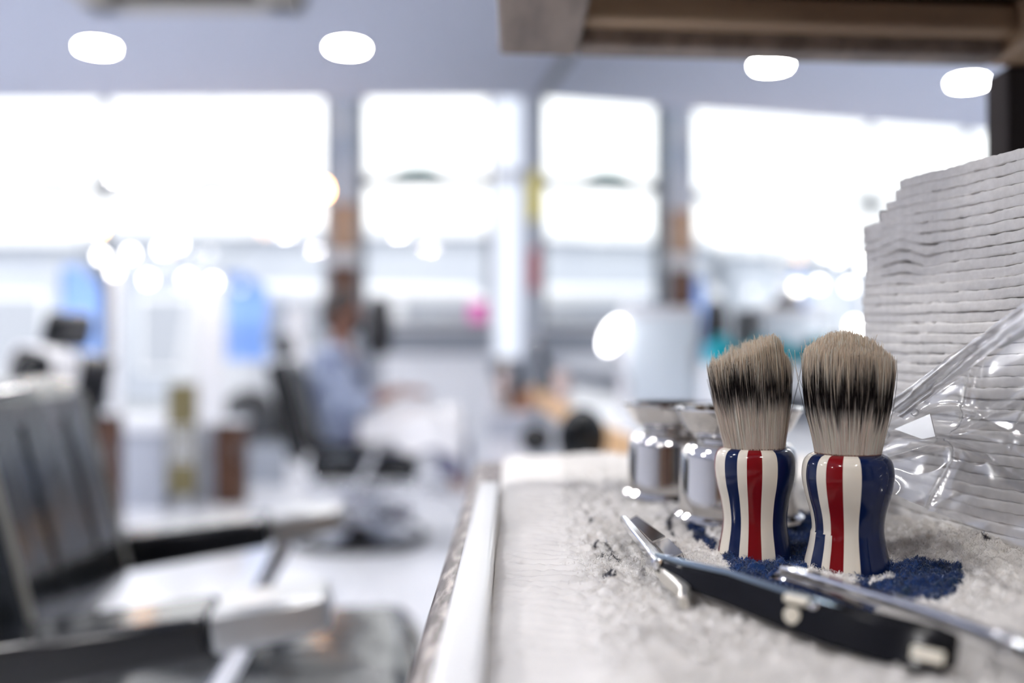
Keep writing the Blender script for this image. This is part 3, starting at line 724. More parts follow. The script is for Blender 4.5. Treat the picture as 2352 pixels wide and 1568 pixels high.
# ------------------------------------------------------------------ towel
def gp(pts): return [tuple(G(a, b, TZ)[:2]) for a, b in pts]
blue = [gp([(1655, 1272), (1700, 1262), (1640, 1200), (1700, 1182), (1880, 1178), (1960, 1200), (2050, 1290), (2110, 1285), (2165, 1290), (2205, 1305), (2218, 1325), (2200, 1350), (2165, 1372),
            (2120, 1382), (2060, 1378), (2010, 1392), (1950, 1420), (1900, 1400), (1860, 1400), (1800, 1385), (1750, 1362), (1705, 1335), (1680, 1300)]),
        gp([(1570, 1198), (1592, 1196), (1640, 1240), (1652, 1262), (1625, 1258), (1590, 1230)]),
        gp([(1600, 1192), (1650, 1188), (1665, 1212), (1640, 1220)])]
cream_in = [gp([(1830, 1300), (1900, 1310), (2000, 1325), (2060, 1322), (2050, 1331), (1960, 1331), (1880, 1322)])]
blk = [([(1540, 1192), (1536, 1215), (1545, 1232)], .0011), ([(1530, 1246), (1555, 1262), (1560, 1280), (1566, 1290)], .0010),
       ([(1366, 1250), (1372, 1244)], .0008), ([(1386, 1246), (1402, 1254), (1404, 1262)], .0007), ([(1374, 1272), (1386, 1280)], .0007), ([(1398, 1270), (1416, 1275), (1421, 1282)], .0009),
       ([(1390, 1278), (1400, 1281)], .0006), ([(1392, 1316), (1400, 1316)], .0011), ([(1412, 1318), (1420, 1320)], .0005),
       ([(2052, 1192), (2058, 1178), (2076, 1184), (2098, 1168)], .0014), ([(2060, 1194), (2080, 1188)], .0012),
       ([(2122, 1222), (2140, 1212), (2162, 1210)], .0010), ([(2140, 1224), (2120, 1228)], .0008),
       ([(2166, 1238), (2190, 1246), (2205, 1240), (2226, 1246)], .0008), ([(2180, 1232), (2196, 1230)], .0007), ([(2246, 1258), (2262, 1266), (2282, 1262)], .0012), ([(2262, 1272), (2292, 1276)], .0010),
       ([(1600, 1360), (1612, 1366)], .0006), ([(1556, 1140), (1580, 1150)], .0012), ([(1350, 1196), (1362, 1190)], .0008), ([(1380, 1180), (1392, 1186)], .0008)]
blkw = [([G(a, b, TZ) for a, b in pl], w_) for pl, w_ in blk]
def tcol(x, y):
    c = np.empty(x.shape+(3,)); c[...] = (.80, .775, .745)
    tone = 1+.10*fbm(x*40, y*40, 50)[..., None]; c *= tone
    jx = x+.0022*fbm(x*420, y*420, 3, 2); jy = y+.0030*fbm(x*420, y*420, 9, 2)
    m = np.zeros(x.shape, bool)
    for p in blue: m |= inpoly(jx, jy, p)
    for p in cream_in: m &= ~inpoly(jx, jy, p)
    v = fbm(x*300, y*300, 77, 2)
    c[m] = np.stack([.007+.014*v[m].clip(0), .026+.035*v[m].clip(0), .105+.08*v[m]], -1)
    b = np.zeros(x.shape, bool)
    for pl, w_ in blkw:
        for p0, p1 in zip(pl[:-1], pl[1:]):
            dx, dy = p1.x-p0.x, p1.y-p0.y; L2 = dx*dx+dy*dy+1e-12
            t = np.clip(((jx-p0.x)*dx+(jy-p0.y)*dy)/L2, 0, 1)
            b |= np.hypot(jx-p0.x-t*dx, (jy-p0.y-t*dy)*.6) < w_*1.2
    c[b] = (.02, .02, .03); return c
def theight(x, y, fine=True):
    z = .004*fbm(x*9+3, y*7, 21)+.0022*fbm(x*30, y*24, 22)
    flat = np.clip(1-np.hypot((x-.13)/.11, (y-.44)/.13), 0, 1)**.5
    z *= (1-.7*flat)
    z += .010*np.exp(-((x-.235)/.035)**2-((y-.52)/.10)**2)       # rises against the paper stack
    z += .007*np.exp(-((x-.05)/.05)**2-((y-.83)/.06)**2)
    hem = np.clip((.042-x)/.018, 0, 1)
    z -= hem*.0012
    z += hem*.0014*np.sin((y*1.0+x*.5)*2*PI/.011)*np.clip((x-.0)/.01, 0, 1)
    z += -.002*np.clip((-.002-x)/.006, 0, 1)**2
    if fine: z += (1-.8*hem)*(.0046*fbm(x*230, y*230, 31, 2)+.0014*vnoise(x*640, y*640, 35))
    return z
tx = np.linspace(-.0083, .40, 420); ty = np.linspace(.20, .945, 760)
TX, TY = np.meshgrid(tx, ty, indexing='ij')
edge = .004*np.sin(TX*40)+.012*fbm(TX*12, TX*0+1, 5)
TYw = .20+(TY-.20)*(1+edge)
TH = theight(TX, TYw)
vs = np.stack([TX, TYw, TZ+TH-.002], -1).reshape(-1, 3)
M['towel'] = attr_mat('terry_cloth', .95, .3, .1)
tow = npmesh('hand_towel', vs, gridq(len(tx), len(ty)), M['towel'], cols=tcol(TX, TYw).reshape(-1, 3))
sd = tow.modifiers.new('thick', 'SOLIDIFY'); sd.thickness = .0045; sd.offset = 1
tag(tow, 'white terry towel with blue printed emblem and black marks on the shelf', 'towel')
def pile(n, x0, x1, y0, y1, ln, wd):
    x = RNG.uniform(x0, x1, n); y = RNG.uniform(y0, y1, n)
    keep = x > .020+.034*RNG.random(n)**.6
    x, y = x[keep], y[keep]; n = len(x)
    z = TZ+theight(x, y)-.002
    az = RNG.uniform(0, 2*PI, n)+0*x; tilt = RNG.uniform(.1, 1.1, n); L = ln*RNG.uniform(.6, 1.2, n)
    cl = 1.2*(fbm(x*150, y*150, 61, 2))*2*PI
    az = az*.5+cl
    dx, dy = np.cos(az)*np.sin(tilt), np.sin(az)*np.sin(tilt); dz = np.cos(tilt)
    sa = RNG.uniform(0, 2*PI, n); sx, sy = np.cos(sa), np.sin(sa)
    k = 5; P_ = np.zeros((n, k, 2, 3)); cc = np.zeros((n, k, 2, 3)); base = tcol(x, y); dk = base[:, 0] < .1; base = base*np.where(dk, RNG.uniform(.3, 2.6, n), RNG.uniform(.86, 1.14, n))[:, None]; sp = dk & (RNG.random(n) < .03); base[sp] = (.35, .42, .6)
    base = np.clip(base, 0, .9)
    for i in range(k):
        t = i/(k-1); bend = t*t*1.1
        cx_ = x+dx*L*(t+bend*.3); cy2 = y+dy*L*(t+bend*.3); cz = z+L*(dz*t-.55*bend*t)
        w_ = wd*(1-.55*t)/2
        for q, sg in enumerate((-1, 1)):
            P_[:, i, q, 0] = cx_+sg*sx*w_; P_[:, i, q, 1] = cy2+sg*sy*w_; P_[:, i, q, 2] = cz
        cc[:, i, :, :] = base[:, None, :]
    idx = np.arange(n)[:, None, None]*(2*k)+np.arange(k-1)[None, :, None]*2+np.array([0, 1, 3, 2])[None, None, :]
    return P_.reshape(-1, 3), idx.reshape(-1, 4), cc.reshape(-1, 3)
parts = [pile(95000, .012, .26, .36, .58, .0030, .00031), pile(42000, .012, .22, .25, .36, .0032, .00042), pile(16000, .012, .30, .58, .93, .0034, .0007)]
off = 0; Vv = []; Qq = []; Cc = []
for a_, b_, c_ in parts: Vv.append(a_); Qq.append(b_+off); Cc.append(c_); off += len(a_)
po = npmesh('terry_pile', np.concatenate(Vv), np.concatenate(Qq), M['towel'], tow, np.concatenate(Cc)); po['kind'] = 'stuff'

# ------------------------------------------------------------------ shaving brushes
def stripe_mat(name, rot, crack):
    m = pr(name, (1, 1, 1), .10, 0, Specular_IOR_Level=.32); nt = m.node_tree; N = nt.nodes; L = nt.links
    tc = N.new('ShaderNodeTexCoord'); sp = N.new('ShaderNodeSeparateXYZ'); L.new(tc.outputs['Object'], sp.inputs[0])
    ny = N.new('ShaderNodeMath'); ny.operation = 'MULTIPLY'; ny.inputs[1].default_value = -1; L.new(sp.outputs['Y'], ny.inputs[0])
    at = N.new('ShaderNodeMath'); at.operation = 'ARCTAN2'; L.new(sp.outputs['X'], at.inputs[0]); L.new(ny.outputs[0], at.inputs[1])   # 0 towards -y, + to +x
    ad = N.new('ShaderNodeMath'); ad.operation = 'ADD'; ad.inputs[1].default_value = math.radians(rot); L.new(at.outputs[0], ad.inputs[0])
    last = ad
    if crack:
        lt = N.new('ShaderNodeMath'); lt.operation = 'LESS_THAN'; lt.inputs[1].default_value = crack; L.new(sp.outputs['Z'], lt.inputs[0])
        l2 = N.new('ShaderNodeMath'); l2.operation = 'LESS_THAN'; l2.inputs[1].default_value = math.radians(-43); L.new(at.outputs[0], l2.inputs[0])
        mu = N.new('ShaderNodeMath'); mu.operation = 'MULTIPLY'; L.new(lt.outputs[0], mu.inputs[0]); L.new(l2.outputs[0], mu.inputs[1])
        m2 = N.new('ShaderNodeMath'); m2.operation = 'MULTIPLY'; m2.inputs[1].default_value = math.radians(-5); L.new(mu.outputs[0], m2.inputs[0])
        a2 = N.new('ShaderNodeMath'); a2.operation = 'ADD'; L.new(ad.outputs[0], a2.inputs[0]); L.new(m2.outputs[0], a2.inputs[1]); last = a2
    mr_ = N.new('ShaderNodeMapRange'); mr_.inputs['From Min'].default_value = -PI; mr_.inputs['From Max'].default_value = PI; L.new(last.outputs[0], mr_.inputs['Value'])
    wr_ = N.new('ShaderNodeMath'); wr_.operation = 'WRAP'; wr_.inputs[1].default_value = 1; wr_.inputs[2].default_value = 0; L.new(mr_.outputs[0], wr_.inputs[0])
    cr = N.new('ShaderNodeValToRGB'); cr.color_ramp.interpolation = 'CONSTANT'
    WH, BL, RD = (.74, .68, .58, 1), (.004, .012, .058, 1), (.19, .006, .009, 1)
    seq = [(-180, BL), (-140, WH), (-118, RD), (-90, WH), (-62, BL), (-41.5, WH), (-27, RD), (-5.7, WH), (16.7, BL), (92, WH), (114, RD), (136, WH), (158, BL)]
    el = cr.color_ramp.elements
    el[0].position = 0; el[0].color = seq[0][1]; el[1].position = (seq[1][0]+180)/360; el[1].color = seq[1][1]
    for d_, c_ in seq[2:]:
        e = el.new((d_+180)/360); e.color = c_
    L.new(wr_.outputs[0], cr.inputs[0]); L.new(cr.outputs[0], bsdf(m).inputs['Base Color'])
    return m
def brush(cx, cy, sc, prof, y0px, rot, crack, hairprof, topf, band, label, seed, n=9000, lean=0, clump=10):
    """prof: (half width px, py) of the handle, bottom first; sc: metres per pixel; y0px: pixel row of the foot"""
    z0 = TZ-.003
    r = empty('shaving_brush', (cx, cy, z0), label=label, cat='shaving brush')
    Z = lambda py: (y0px-py)*sc
    P_ = [(0, Z(prof[0][1]))]+[(h*sc, Z(p)) for h, p in prof]+[(0, Z(prof[-1][1]))]
    # smooth the profile
    hs = np.array([h for h, p in prof], float)*sc; ps = np.array([Z(p) for h, p in prof])
    tt = np.linspace(0, len(hs)-1, 70); idx = np.arange(len(hs))
    def cr_(a):
        out = []
        for t in tt:
            i = min(int(t), len(a)-2); f = t-i; p0, p1, p2, p3 = a[max(i-1, 0)], a[i], a[i+1], a[min(i+2, len(a)-1)]
            out.append(.5*((2*p1)+(-p0+p2)*f+(2*p0-5*p1+4*p2-p3)*f*f+(-p0+3*p1-3*p2+p3)*f**3))
        return out
    pf = list(zip(cr_(hs), cr_(ps)))
    m = MB(); m.lathe([(0, pf[0][1])]+pf+[(0, pf[-1][1])], n=96)
    if crack:   # lower chip stands slightly proud, edge steps out
        for i, (x_, y_, z_) in enumerate(m.v):
            an = math.atan2(x_, -y_)
            zc = crack-.0*an
            if an < math.radians(-43) and an > math.radians(-118) and z_ < zc: m.v[i] = (x_*1.035, y_*1.035, z_)
    h_ = m.build('brush_handle', stripe_mat('striped_resin', rot, crack), r)
    if crack:
        g_ = MB(); pts = []
        for a in np.linspace(-118, -43, 16):
            rr = np.interp(crack, [p[1] for p in pf], [p[0] for p in pf])*1.004
            pts.append((rr*math.sin(math.radians(a)), -rr*math.cos(math.radians(a)), crack-.0004))
        g_.tube(pts, .00022, 6); c = g_.build('crack', M['black_matte'], r); c['label'] = 'thin dark crack across the stripes'
    # collar
    rt = hs[-1]
    MB().lathe([(rt*.96, ps[-1]-.001), (rt*1.0, ps[-1]+.0004), (rt*.95, ps[-1]+.0012), (0, ps[-1]+.0012)], n=64).build('collar', pr('collar_dark', (.2, .12, .09), .4), r)
    # bristles
    rg = np.random.default_rng(seed)
    rad = np.sqrt(rg.random(n)); rad = np.where(rg.random(n) < .45, .9+.1*rg.random(n), rad); an = rg.uniform(0, 2*PI, n)
    ux, uy = rad*np.cos(an), rad*np.sin(an)
    hp = np.array([p for w_, p in hairprof], float); hw = np.array([w_ for w_, p in hairprof], float)*sc
    hpz = Z(hp); tipz = Z(topf(ux, uy)+rg.normal(0, 3.5, n)*(1+1.6*(clump > 20)*(ux < .2))+clump*np.clip((.75-ux), .15, 1.4)*.6*fbm(ux*7+3, uy*7, seed+9, 2)); base = ps[-1]-.002
    k = 9; V3 = np.zeros((n, k, 3, 3)); C3 = np.zeros((n, k, 3, 3))
    ja = rg.normal(0, .0010, n); jb = rg.normal(0, .0010, n); cv = rg.normal(0, .0003, n)
    tuft = fbm(ux*3+7, uy*3+3, seed, 2)
    stray = rg.random(n) < .010; ja[stray] *= 5; jb[stray] *= 5
    wid = rg.uniform(.00014, .00025, n); j1 = rg.normal(0, 1, n); j2 = rg.random(n); tone = rg.uniform(.90, 1.12, n); jc = fbm(ux*12+5, uy*12+5, seed+3, 2)
    for i in range(k):
        t = i/(k-1); z = base+(tipz-base)*t
        R = np.interp(z, hpz, hw)
        x = ux*R+ja*t*t+cv*np.sin(t*PI)+lean*(z-base); y = uy*R+jb*t*t
        x = x+tuft*.0012*t; 
        zp = y0px-z/sc   # pixel row for colouring
        b0, b1, b2, b3 = band
        up_ = np.clip((zp-(b0+j1*13+jc*60))/(b1-b0), 0, 1); dn = np.clip(((b3+j1*9+jc*30)-zp)/(b3-b2), 0, 1)
        dark = np.minimum(up_, dn); dark = dark*dark*(3-2*dark)*np.where(j2 < .11, .35, 1.0)
        lowc = np.array([.97, .86, .78]); upc = np.array([.90, .80, .68]); pale = np.array([.97, .91, .83])
        tp = np.clip((zp-b1)/(b2-b1), 0, 1)[:, None]
        basec = upc*(1-tp)+lowc*tp; basec = np.where((j2 > .70)[:, None], pale, basec)*tone[:, None]
        col = basec*(1-dark[:, None])+np.array([.022, .015, .016])*dark[:, None]
        w_ = wid*(1-.45*t)
        for q in range(3):
            V3[:, i, q, 0] = x+w_*math.cos(q*2*PI/3); V3[:, i, q, 1] = y+w_*math.sin(q*2*PI/3); V3[:, i, q, 2] = z
        C3[:, i, :, :] = np.clip(col, 0, .97)[:, None, :]
    q0 = np.array([[0, 1, 4, 3], [1, 2, 5, 4], [2, 0, 3, 5]])
    idx = np.arange(n)[:, None, None, None]*(3*k)+np.arange(k-1)[None, :, None, None]*3+q0[None, None]
    na, nt_ = 72, 26; ang = np.linspace(0, 2*PI, na, endpoint=False); cu, cv2 = np.cos(ang), np.sin(ang); V4 = []; C4 = []
    for i in range(nt_+8):
        t = min(i/(nt_-1), 1.0); q_ = .955 if i < nt_ else .955*(1-(i-nt_+1)/8)
        tz_ = Z(topf(cu*q_, cv2*q_))-.0022; z = base+(tz_-base)*t; R = np.interp(z, hpz, hw)*(1-.03*t)
        zp = y0px-z/sc; jj = 22*fbm(cu*5+9, cv2*5+t, seed+4)
        up_ = np.clip((zp-b0+jj)/(b1-b0), 0, 1); dn = np.clip((b3+jj-zp)/(b3-b2), 0, 1); dk = np.minimum(up_, dn)[:, None]
        tp = np.clip((zp-b1)/(b2-b1), 0, 1)[:, None]
        C4.append((upc*(1-tp)+lowc*tp)*(1-dk)*.92+np.array([.022, .015, .016])*dk)
        V4.append(np.stack([cu*q_*R+lean*(z-base), cv2*q_*R, z], -1))
    V4 = np.concatenate(V4); C4 = np.concatenate(C4); nr = nt_+8
    ii = np.arange(nr-1)[:, None]*na; ja_ = np.arange(na)[None, :]; jb_ = (ja_+1) % na
    q4_ = np.stack([ii+ja_, ii+jb_, ii+na+jb_, ii+na+ja_], -1).reshape(-1, 4)+len(V3.reshape(-1, 3))
    o = npmesh('bristles', np.concatenate([V3.reshape(-1, 3), V4]), np.concatenate([idx.reshape(-1, 4), q4_]), M['bristle'], r, np.concatenate([C3.reshape(-1, 3), C4])); o['kind'] = 'stuff'
    return r
M['bristle'] = attr_mat('bristle_hair', .45, 0, .35, .5)
# right brush
d1 = .458; s1 = d1/FP
brush(X(1946, d1), d1, s1,
      [(86, 1326), (92, 1322), (95, 1312), (92, 1290), (83, 1250), (79, 1215), (83, 1180), (94, 1140), (101, 1104), (101, 1080), (97, 1062), (88, 1050), (78, 1045), (74, 1044)],
      1313, 18.6, (1313-1222)*s1, [(70, 1060), (72, 1045), (80, 1000), (91, 950), (96, 900), (97, 860), (93, 820), (84, 785), (78, 765)],
      lambda ux, uy: 768+72*(1-np.sqrt(np.clip(1-(ux*ux+uy*uy)*.97, 0, 1)))+10*ux, (850, 900, 942, 976),
      'shaving brush with rounded bristle head, right one, striped handle cracked', 5)
d2 = .488; s2 = d2/FP
def slant(ux, uy):
    b = np.where(ux < .55, 852-(ux+1)/1.55*78, 774+(ux-.55)/.45*70)
    return b+6*np.sin(ux*13+uy*4)+8*(np.abs(uy))
brush(X(1733, d2), d2, s2,
      [(74, 1292), (82, 1288), (84, 1276), (80, 1250), (73, 1210), (72, 1180), (78, 1140), (87, 1105), (91, 1075), (90, 1050), (84, 1035), (74, 1028), (69, 1027)],
      1278, -2.3, None, [(66, 1045), (68, 1027), (76, 980), (84, 930), (88, 880), (88, 840), (84, 800), (80, 770)],
      slant, (842, 884, 908, 944), 'shaving brush with slanted uneven bristles, left one, striped handle intact', 8, lean=-.06, clump=42)

# ------------------------------------------------------------------ steel shaving bowls
def bowl(cx, cy, R_, hk, label):
    z0 = TZ-.001
    r = empty('shaving_bowl', (cx, cy, z0), label=label, cat='shaving bowl', group='steel shaving bowls')
    k = R_/.0375
    hs_ = lambda pr_: [(a, b*hk) for a, b in pr_]
    MB().lathe(hs_([(0, 0), (.037*k, 0), (.0385*k, .0025), (.0380*k, .0045), (.0352*k, .0065), (.0350*k, .010), (.0340*k, .040*k), (.0330*k, .0455*k), (.0300*k, .0488*k), (.025*k, .0500*k), (0, .0500*k)]), n=64).build('lower_cup', M['steel'], r)
    MB().lathe(hs_([(.0235*k, .050*k), (.0235*k, .0515*k), (.0270*k, .0535*k), (.0310*k, .0580*k), (.0345*k, .0650*k), (.0365*k, .0685*k), (.0385*k, .0700*k), (.0386*k, .0712*k), (.0365*k, .0710*k), (.0335*k, .066*k), (.0290*k, .0585*k), (.020*k, .0550*k), (0, .0545*k)]), n=64).build('upper_dish', M['steel'], r)
bowl(X(1697, .575), .578, .0365, .95, 'polished steel shaving bowl directly behind the left brush')
bowl(X(1560, .672), .672, .0375, .89, 'polished steel shaving bowl farthest back, left of the other')

# ------------------------------------------------------------------ razors
z = TZ
sr = empty('straight_razor', (.07, .453, z), label='open black-handled straight razor lying in front of the brushes', cat='razor')
R0 = Vector(sr.location)
def rl(mb, *a, **k):
    mb.v = [(x-R0.x, y-R0.y, zz-R0.z) for x, y, zz in mb.v]; return mb.build(*a, parent=sr, **k)
H = lambda px, py, h: G(px, py, z+h)
path = [H(1516, 1292, .009), H(1580, 1322, .009), H(1680, 1350, .0085), H(1800, 1395, .008), H(1920, 1435, .008), H(2040, 1468, .0076), H(2130, 1490, .0074), H(2188, 1502, .0070)]
vdir = Vector((.3, .25, 1)).normalized()
sc1 = [p+Vector((-.0020, -.0022, 0)) for p in path]
rl(MB().sweep(sc1, [.0022]*8, [.005, .0085, .0105, .0118, .0128, .0132, .0130, .0100], up=vdir), 'handle_scale', M['black_plastic'], bevel=.0010, seg=3)
sc2 = [p+Vector((.0030, .0030, 0)) for p in path]
rl(MB().sweep(sc2, [.0022]*8, [.005, .0085, .0105, .0118, .0128, .0132, .0130, .0100], up=vdir), 'handle_scale', M['black_plastic'], bevel=.0010, seg=3)
rl(MB().sweep([p-vdir*.0030+Vector((.0005, .0005, 0)) for p in path[4:]], [.005]*4, [.003]*4, up=vdir), 'spacer', M['black_plastic'])
rl(MB().sweep([path[0]+vdir*.0026, path[1]+vdir*.0044, path[2]+vdir*.0052, path[3]+vdir*.0056, path[4]+vdir*.0060], [.0066, .0086, .0082, .0070, .0040], [.0022, .0026, .0024, .0020, .0012], up=vdir), 'sheen_strip', pr('sheen_steel', (.26, .32, .38), .22, 1), bevel=.0008)  # strip put in for the blue-grey sheen along the scale's top
# inlays
def inlay(i0, t0, t1, hh, mat, lab):
    a = sc1[i0].lerp(sc1[i0+1], t0); b = sc1[i0].lerp(sc1[i0+1], t1); off_ = Vector((-.0012, -.0012, 0))
    o = rl(MB().sweep([a+off_, b+off_], [.0012]*2, [hh]*2, up=vdir), 'inlay', mat, bevel=.0004); o['label'] = lab
wc = sc1[3].lerp(sc1[4], .30)
o = rl(MB().tube([wc+Vector((-.0008, -.0010, 0)), wc+Vector((-.0018, -.0022, 0))], .0030, 20), 'washer', M['cream_plastic'], bevel=.0004); o['label'] = 'round washer, its cream colour standing in for a glint'  # cream colour paints in the washer's glint
a = sc1[6]-(sc1[7]-sc1[6])*.25
o = rl(MB().sweep([sc1[6].lerp(sc1[5], .25)+Vector((-.0012, -.0012, -.0005)), sc1[6].lerp(sc1[7], .9)+Vector((-.0012, -.0012, -.0005))], [.0012]*2, [.0038]*2, up=vdir), 'inlay', M['cream_plastic'], bevel=.0004); o['label'] = 'long cream inlay near the handle end'
rl(MB().tube([path[0]+Vector((-.0055, -.0045, .001)), path[0]+Vector((.0055, .0045, .001))], .0016, 14), 'pivot_pin', M['chrome'])
rl(MB().tube([H(1806, 1372, .013), H(1858, 1384, .013)], .0017, 14), 'middle_pin', M['cream_plastic'])
rl(MB().ball(H(1872, 1392, .0125), (.0022, .0016, .0014)), 'pin_head', M['chrome'])
# blade holder (spine + guard)
spine = [H(1516, 1296, .010), H(1490, 1262, .0105), H(1455, 1220, .011), H(1432, 1192, .011)]
rl(MB().sweep(spine, [.0048, .0046, .0044, .0036], [.0050, .0048, .0046, .0038]), 'blade_spine', M['chrome'], bevel=.0010, seg=3)
pl = [H(1536, 1286, .0078), H(1504, 1250, .009), H(1534, 1238, .0068), H(1568, 1272, .0055)]
pl2 = [H(1498, 1246, .009), H(1446, 1196, .0098), H(1462, 1186, .0085), H(1528, 1234, .0062)]
for q, nm in ((pl, 'blade_clamp'), (pl2, 'blade')):
    u_ = Vector((0, 0, .0007)); rl(MB()._add([p for p in q]+[p+u_ for p in q], [(0, 1, 2, 3), (7, 6, 5, 4), (0, 4, 5, 1), (1, 5, 6, 2), (2, 6, 7, 3), (3, 7, 4, 0)]), nm, pr('dark_steel', (.32, .30, .29), .18, 1))
rl(MB().sweep([H(1514, 1300, .007), H(1530, 1322, .006), H(1556, 1345, .0055), H(1572, 1362, .004), H(1570, 1384, .003)], [.0040, .0046, .0046, .0046, .0036], [.0056, .0062, .0062, .0064, .0050]), 'tang', pr('satin_steel', (.80, .77, .70), .28, .8), bevel=.0010, seg=3)

s2r = empty('folding_razor', (.12, .444, z), label='slim chrome razor lying right of the black one, in front of the right brush', cat='razor')
R0 = Vector(s2r.location); sr = s2r
rod = [H(1800, 1310, .010), H(1860, 1326, .0105), H(1960, 1356, .0105), H(2080, 1392, .010), H(2200, 1432, .0095), H(2300, 1470, .009)]
rl(MB().sweep(rod, [.0052]*6, [.0048]*6), 'handle_bar', M['chrome'], bevel=.0013, seg=3)
rl(MB().sweep([H(2296, 1468, .009), H(2330, 1482, .009)], [.0070, .0070], [.0066, .0066]), 'collar', M['chrome'], bevel=.0012)
rl(MB().sweep([H(2330, 1482, .009), H(2420, 1520, .009)], [.0058, .0058], [.0058, .0058]), 'tail', M['chrome'], bevel=.0014)
q = [H(1768, 1328, .005), H(1800, 1306, .009), H(1816, 1316, .008), H(1800, 1334, .0045)]
u_ = Vector((0, 0, .0007))
rl(MB()._add(q+[p+u_ for p in q], [(0, 1, 2, 3), (7, 6, 5, 4), (0, 4, 5, 1), (1, 5, 6, 2), (2, 6, 7, 3), (3, 7, 4, 0)]), 'head_plate', M['chrome'])
rl(MB().sweep([H(1800, 1326, .0045), H(1850, 1342, .0042), H(1910, 1364, .004), H(1980, 1390, .004)], [.0050, .0040, .0040, .0030], [.0012, .0012, .0012, .0010]), 'blade_arm', pr('dark_steel_arm', (.25, .24, .25), .2, 1), bevel=.0003)

# ------------------------------------------------------------------ stack of folded paper towels
C0 = Vector((.205, .580)); uu = Vector((.25, -.968)).normalized(); nn2 = Vector((-uu.y, uu.x))
if nn2.x < 0: nn2 = -nn2
paper = add_noise(pr('white_paper', (.74, .72, .70), .9), (.74, .72, .70), (.82, .80, .78), 260, 3, bump=.35, bdist=.0006)
zb = TZ+.001; NL = 36; TH_ = .0053
ordn = 'first second third fourth fifth sixth seventh eighth ninth tenth eleventh twelfth thirteenth fourteenth fifteenth sixteenth seventeenth eighteenth nineteenth twentieth'.split()
def ordinal(k):
    return ordn[k-1] if k <= 20 else {30: 'thirtieth'}.get(k, ('twenty-' if k < 30 else 'thirty-')+ordn[(k-1) % 10])
SL = np.linspace(0, .25, 110)
def wave(s, k):
    z_ = .0012*np.sin(s*38+1.2)*np.sin(k*.06+1)+.0016*fbm(s*26, s*0+k*.10, 91)
    z_ = z_+.0035*np.exp(-((s-.034)/.014)**2)*np.exp(-((k-28.2)/2.6)**2)-.0020*np.exp(-((s-.055)/.012)**2)*np.exp(-((k-27)/2.5)**2)
    return z_
for k in range(NL):
    s0 = 0 if k < NL-4 else (.016, .022, .030, .034)[k-NL+4]
    s = s0+(.25-s0)*np.linspace(0, 1, 110); eo = .0010*fbm(s*30, s*0+k*7.3, 44)+RNG.normal(0, .0005)+(.0 if k < NL-4 else -.0)
    fine = .0005*fbm(s*260, s*0+k*3.1, 47, 2)
    zc = zb+(k+.5)*TH_+wave(s, k); zt = .497*TH_
    prof = [(.20, -zt), (.006, -zt), (.0009, -zt*.99), (.0002, -zt*.94), (.0, -zt*.80), (.0, -zt*.2), (.0, zt*.40), (.0001, zt*.86), (.0006, zt*.97), (.006, zt), (.20, zt)]
    vs = np.zeros((110, len(prof), 3))
    for j, (dn, dz) in enumerate(prof):
        e = eo+(fine*1.3+.0004*fbm(s*300, s*0+k*9+j*1.7, 53, 2) if dn < .004 else 0); taper = 1
        jig = .0007*fbm(s*420, s*0+k*5, 49, 2) if j in (2, 3) else .0007*fbm(s*420, s*0+k*5+2, 49, 2) if j in (7, 8) else 0
        vs[:, j, 0] = C0.x+uu.x*s+nn2.x*(dn+e); vs[:, j, 1] = C0.y+uu.y*s+nn2.y*(dn+e); vs[:, j, 2] = zc+dz+jig
    npf = len(prof); q = gridq(110, npf)
    # close back and ends
    bk = np.stack([np.arange(109)*npf, np.arange(109)*npf+npf-1, np.arange(1, 110)*npf+npf-1, np.arange(1, 110)*npf], -1)
    ends = []
    for r0 in (0, 109*npf):
        for j in range(npf//2-1): ends.append([r0+j, r0+j+1, r0+npf-2-j, r0+npf-1-j])
    org = Vector((C0.x+uu.x*.12+nn2.x*.1, C0.y+uu.y*.12+nn2.y*.1, zb+k*TH_))
    v_ = vs.reshape(-1, 3)-np.array(org)
    o = npmesh('paper_towel', v_, np.concatenate([q, bk, np.array(ends)]), paper); o.location = org
    kk = NL-k
    tag(o, ('topmost folded white paper towel of the tall stack' if kk == 1 else 'lowest folded white paper towel of the stack, on the terry towel' if kk == NL else
        'folded white paper towel, %s from the top of the stack' % ordinal(kk)), 'paper towel', 'folded paper towels in the stack')

# ------------------------------------------------------------------ clear plastic bag over the stack
film = bpy.data.materials.new('clear_film'); film.use_nodes = True; nt = film.node_tree
for n_ in list(nt.nodes): nt.nodes.remove(n_)
out = nt.nodes.new('ShaderNodeOutputMaterial'); t_ = nt.nodes.new('ShaderNodeBsdfTransparent'); g_ = nt.nodes.new('ShaderNodeBsdfGlossy'); df = nt.nodes.new('ShaderNodeBsdfDiffuse')
t_.inputs[0].default_value = (.93, .93, .94, 1); g_.inputs['Roughness'].default_value = .16; df.inputs[0].default_value = (.9, .9, .92, 1)
lw = nt.nodes.new('ShaderNodeLayerWeight'); lw.inputs[0].default_value = .35
m1 = nt.nodes.new('ShaderNodeMixShader'); m2 = nt.nodes.new('ShaderNodeMixShader'); m2.inputs[0].default_value = .15
ma = nt.nodes.new('ShaderNodeMath'); ma.operation = 'MULTIPLY_ADD'; ma.inputs[1].default_value = .80; ma.inputs[2].default_value = .22
nt.links.new(lw.outputs['Fresnel'], ma.inputs[0]); nt.links.new(ma.outputs[0], m1.inputs[0])
nt.links.new(t_.outputs[0], m2.inputs[1]); nt.links.new(df.outputs[0], m2.inputs[2]); nt.links.new(m2.outputs[0], m1.inputs[1]); nt.links.new(g_.outputs[0], m1.inputs[2]); nt.links.new(m1.outputs[0], out.inputs[0])
Q = [A(2052, 955, .512), A(2440, 668, .418), A(2440, 1285, .376), A(2036, 1118, .486)]    # UL, UR, LR, LL
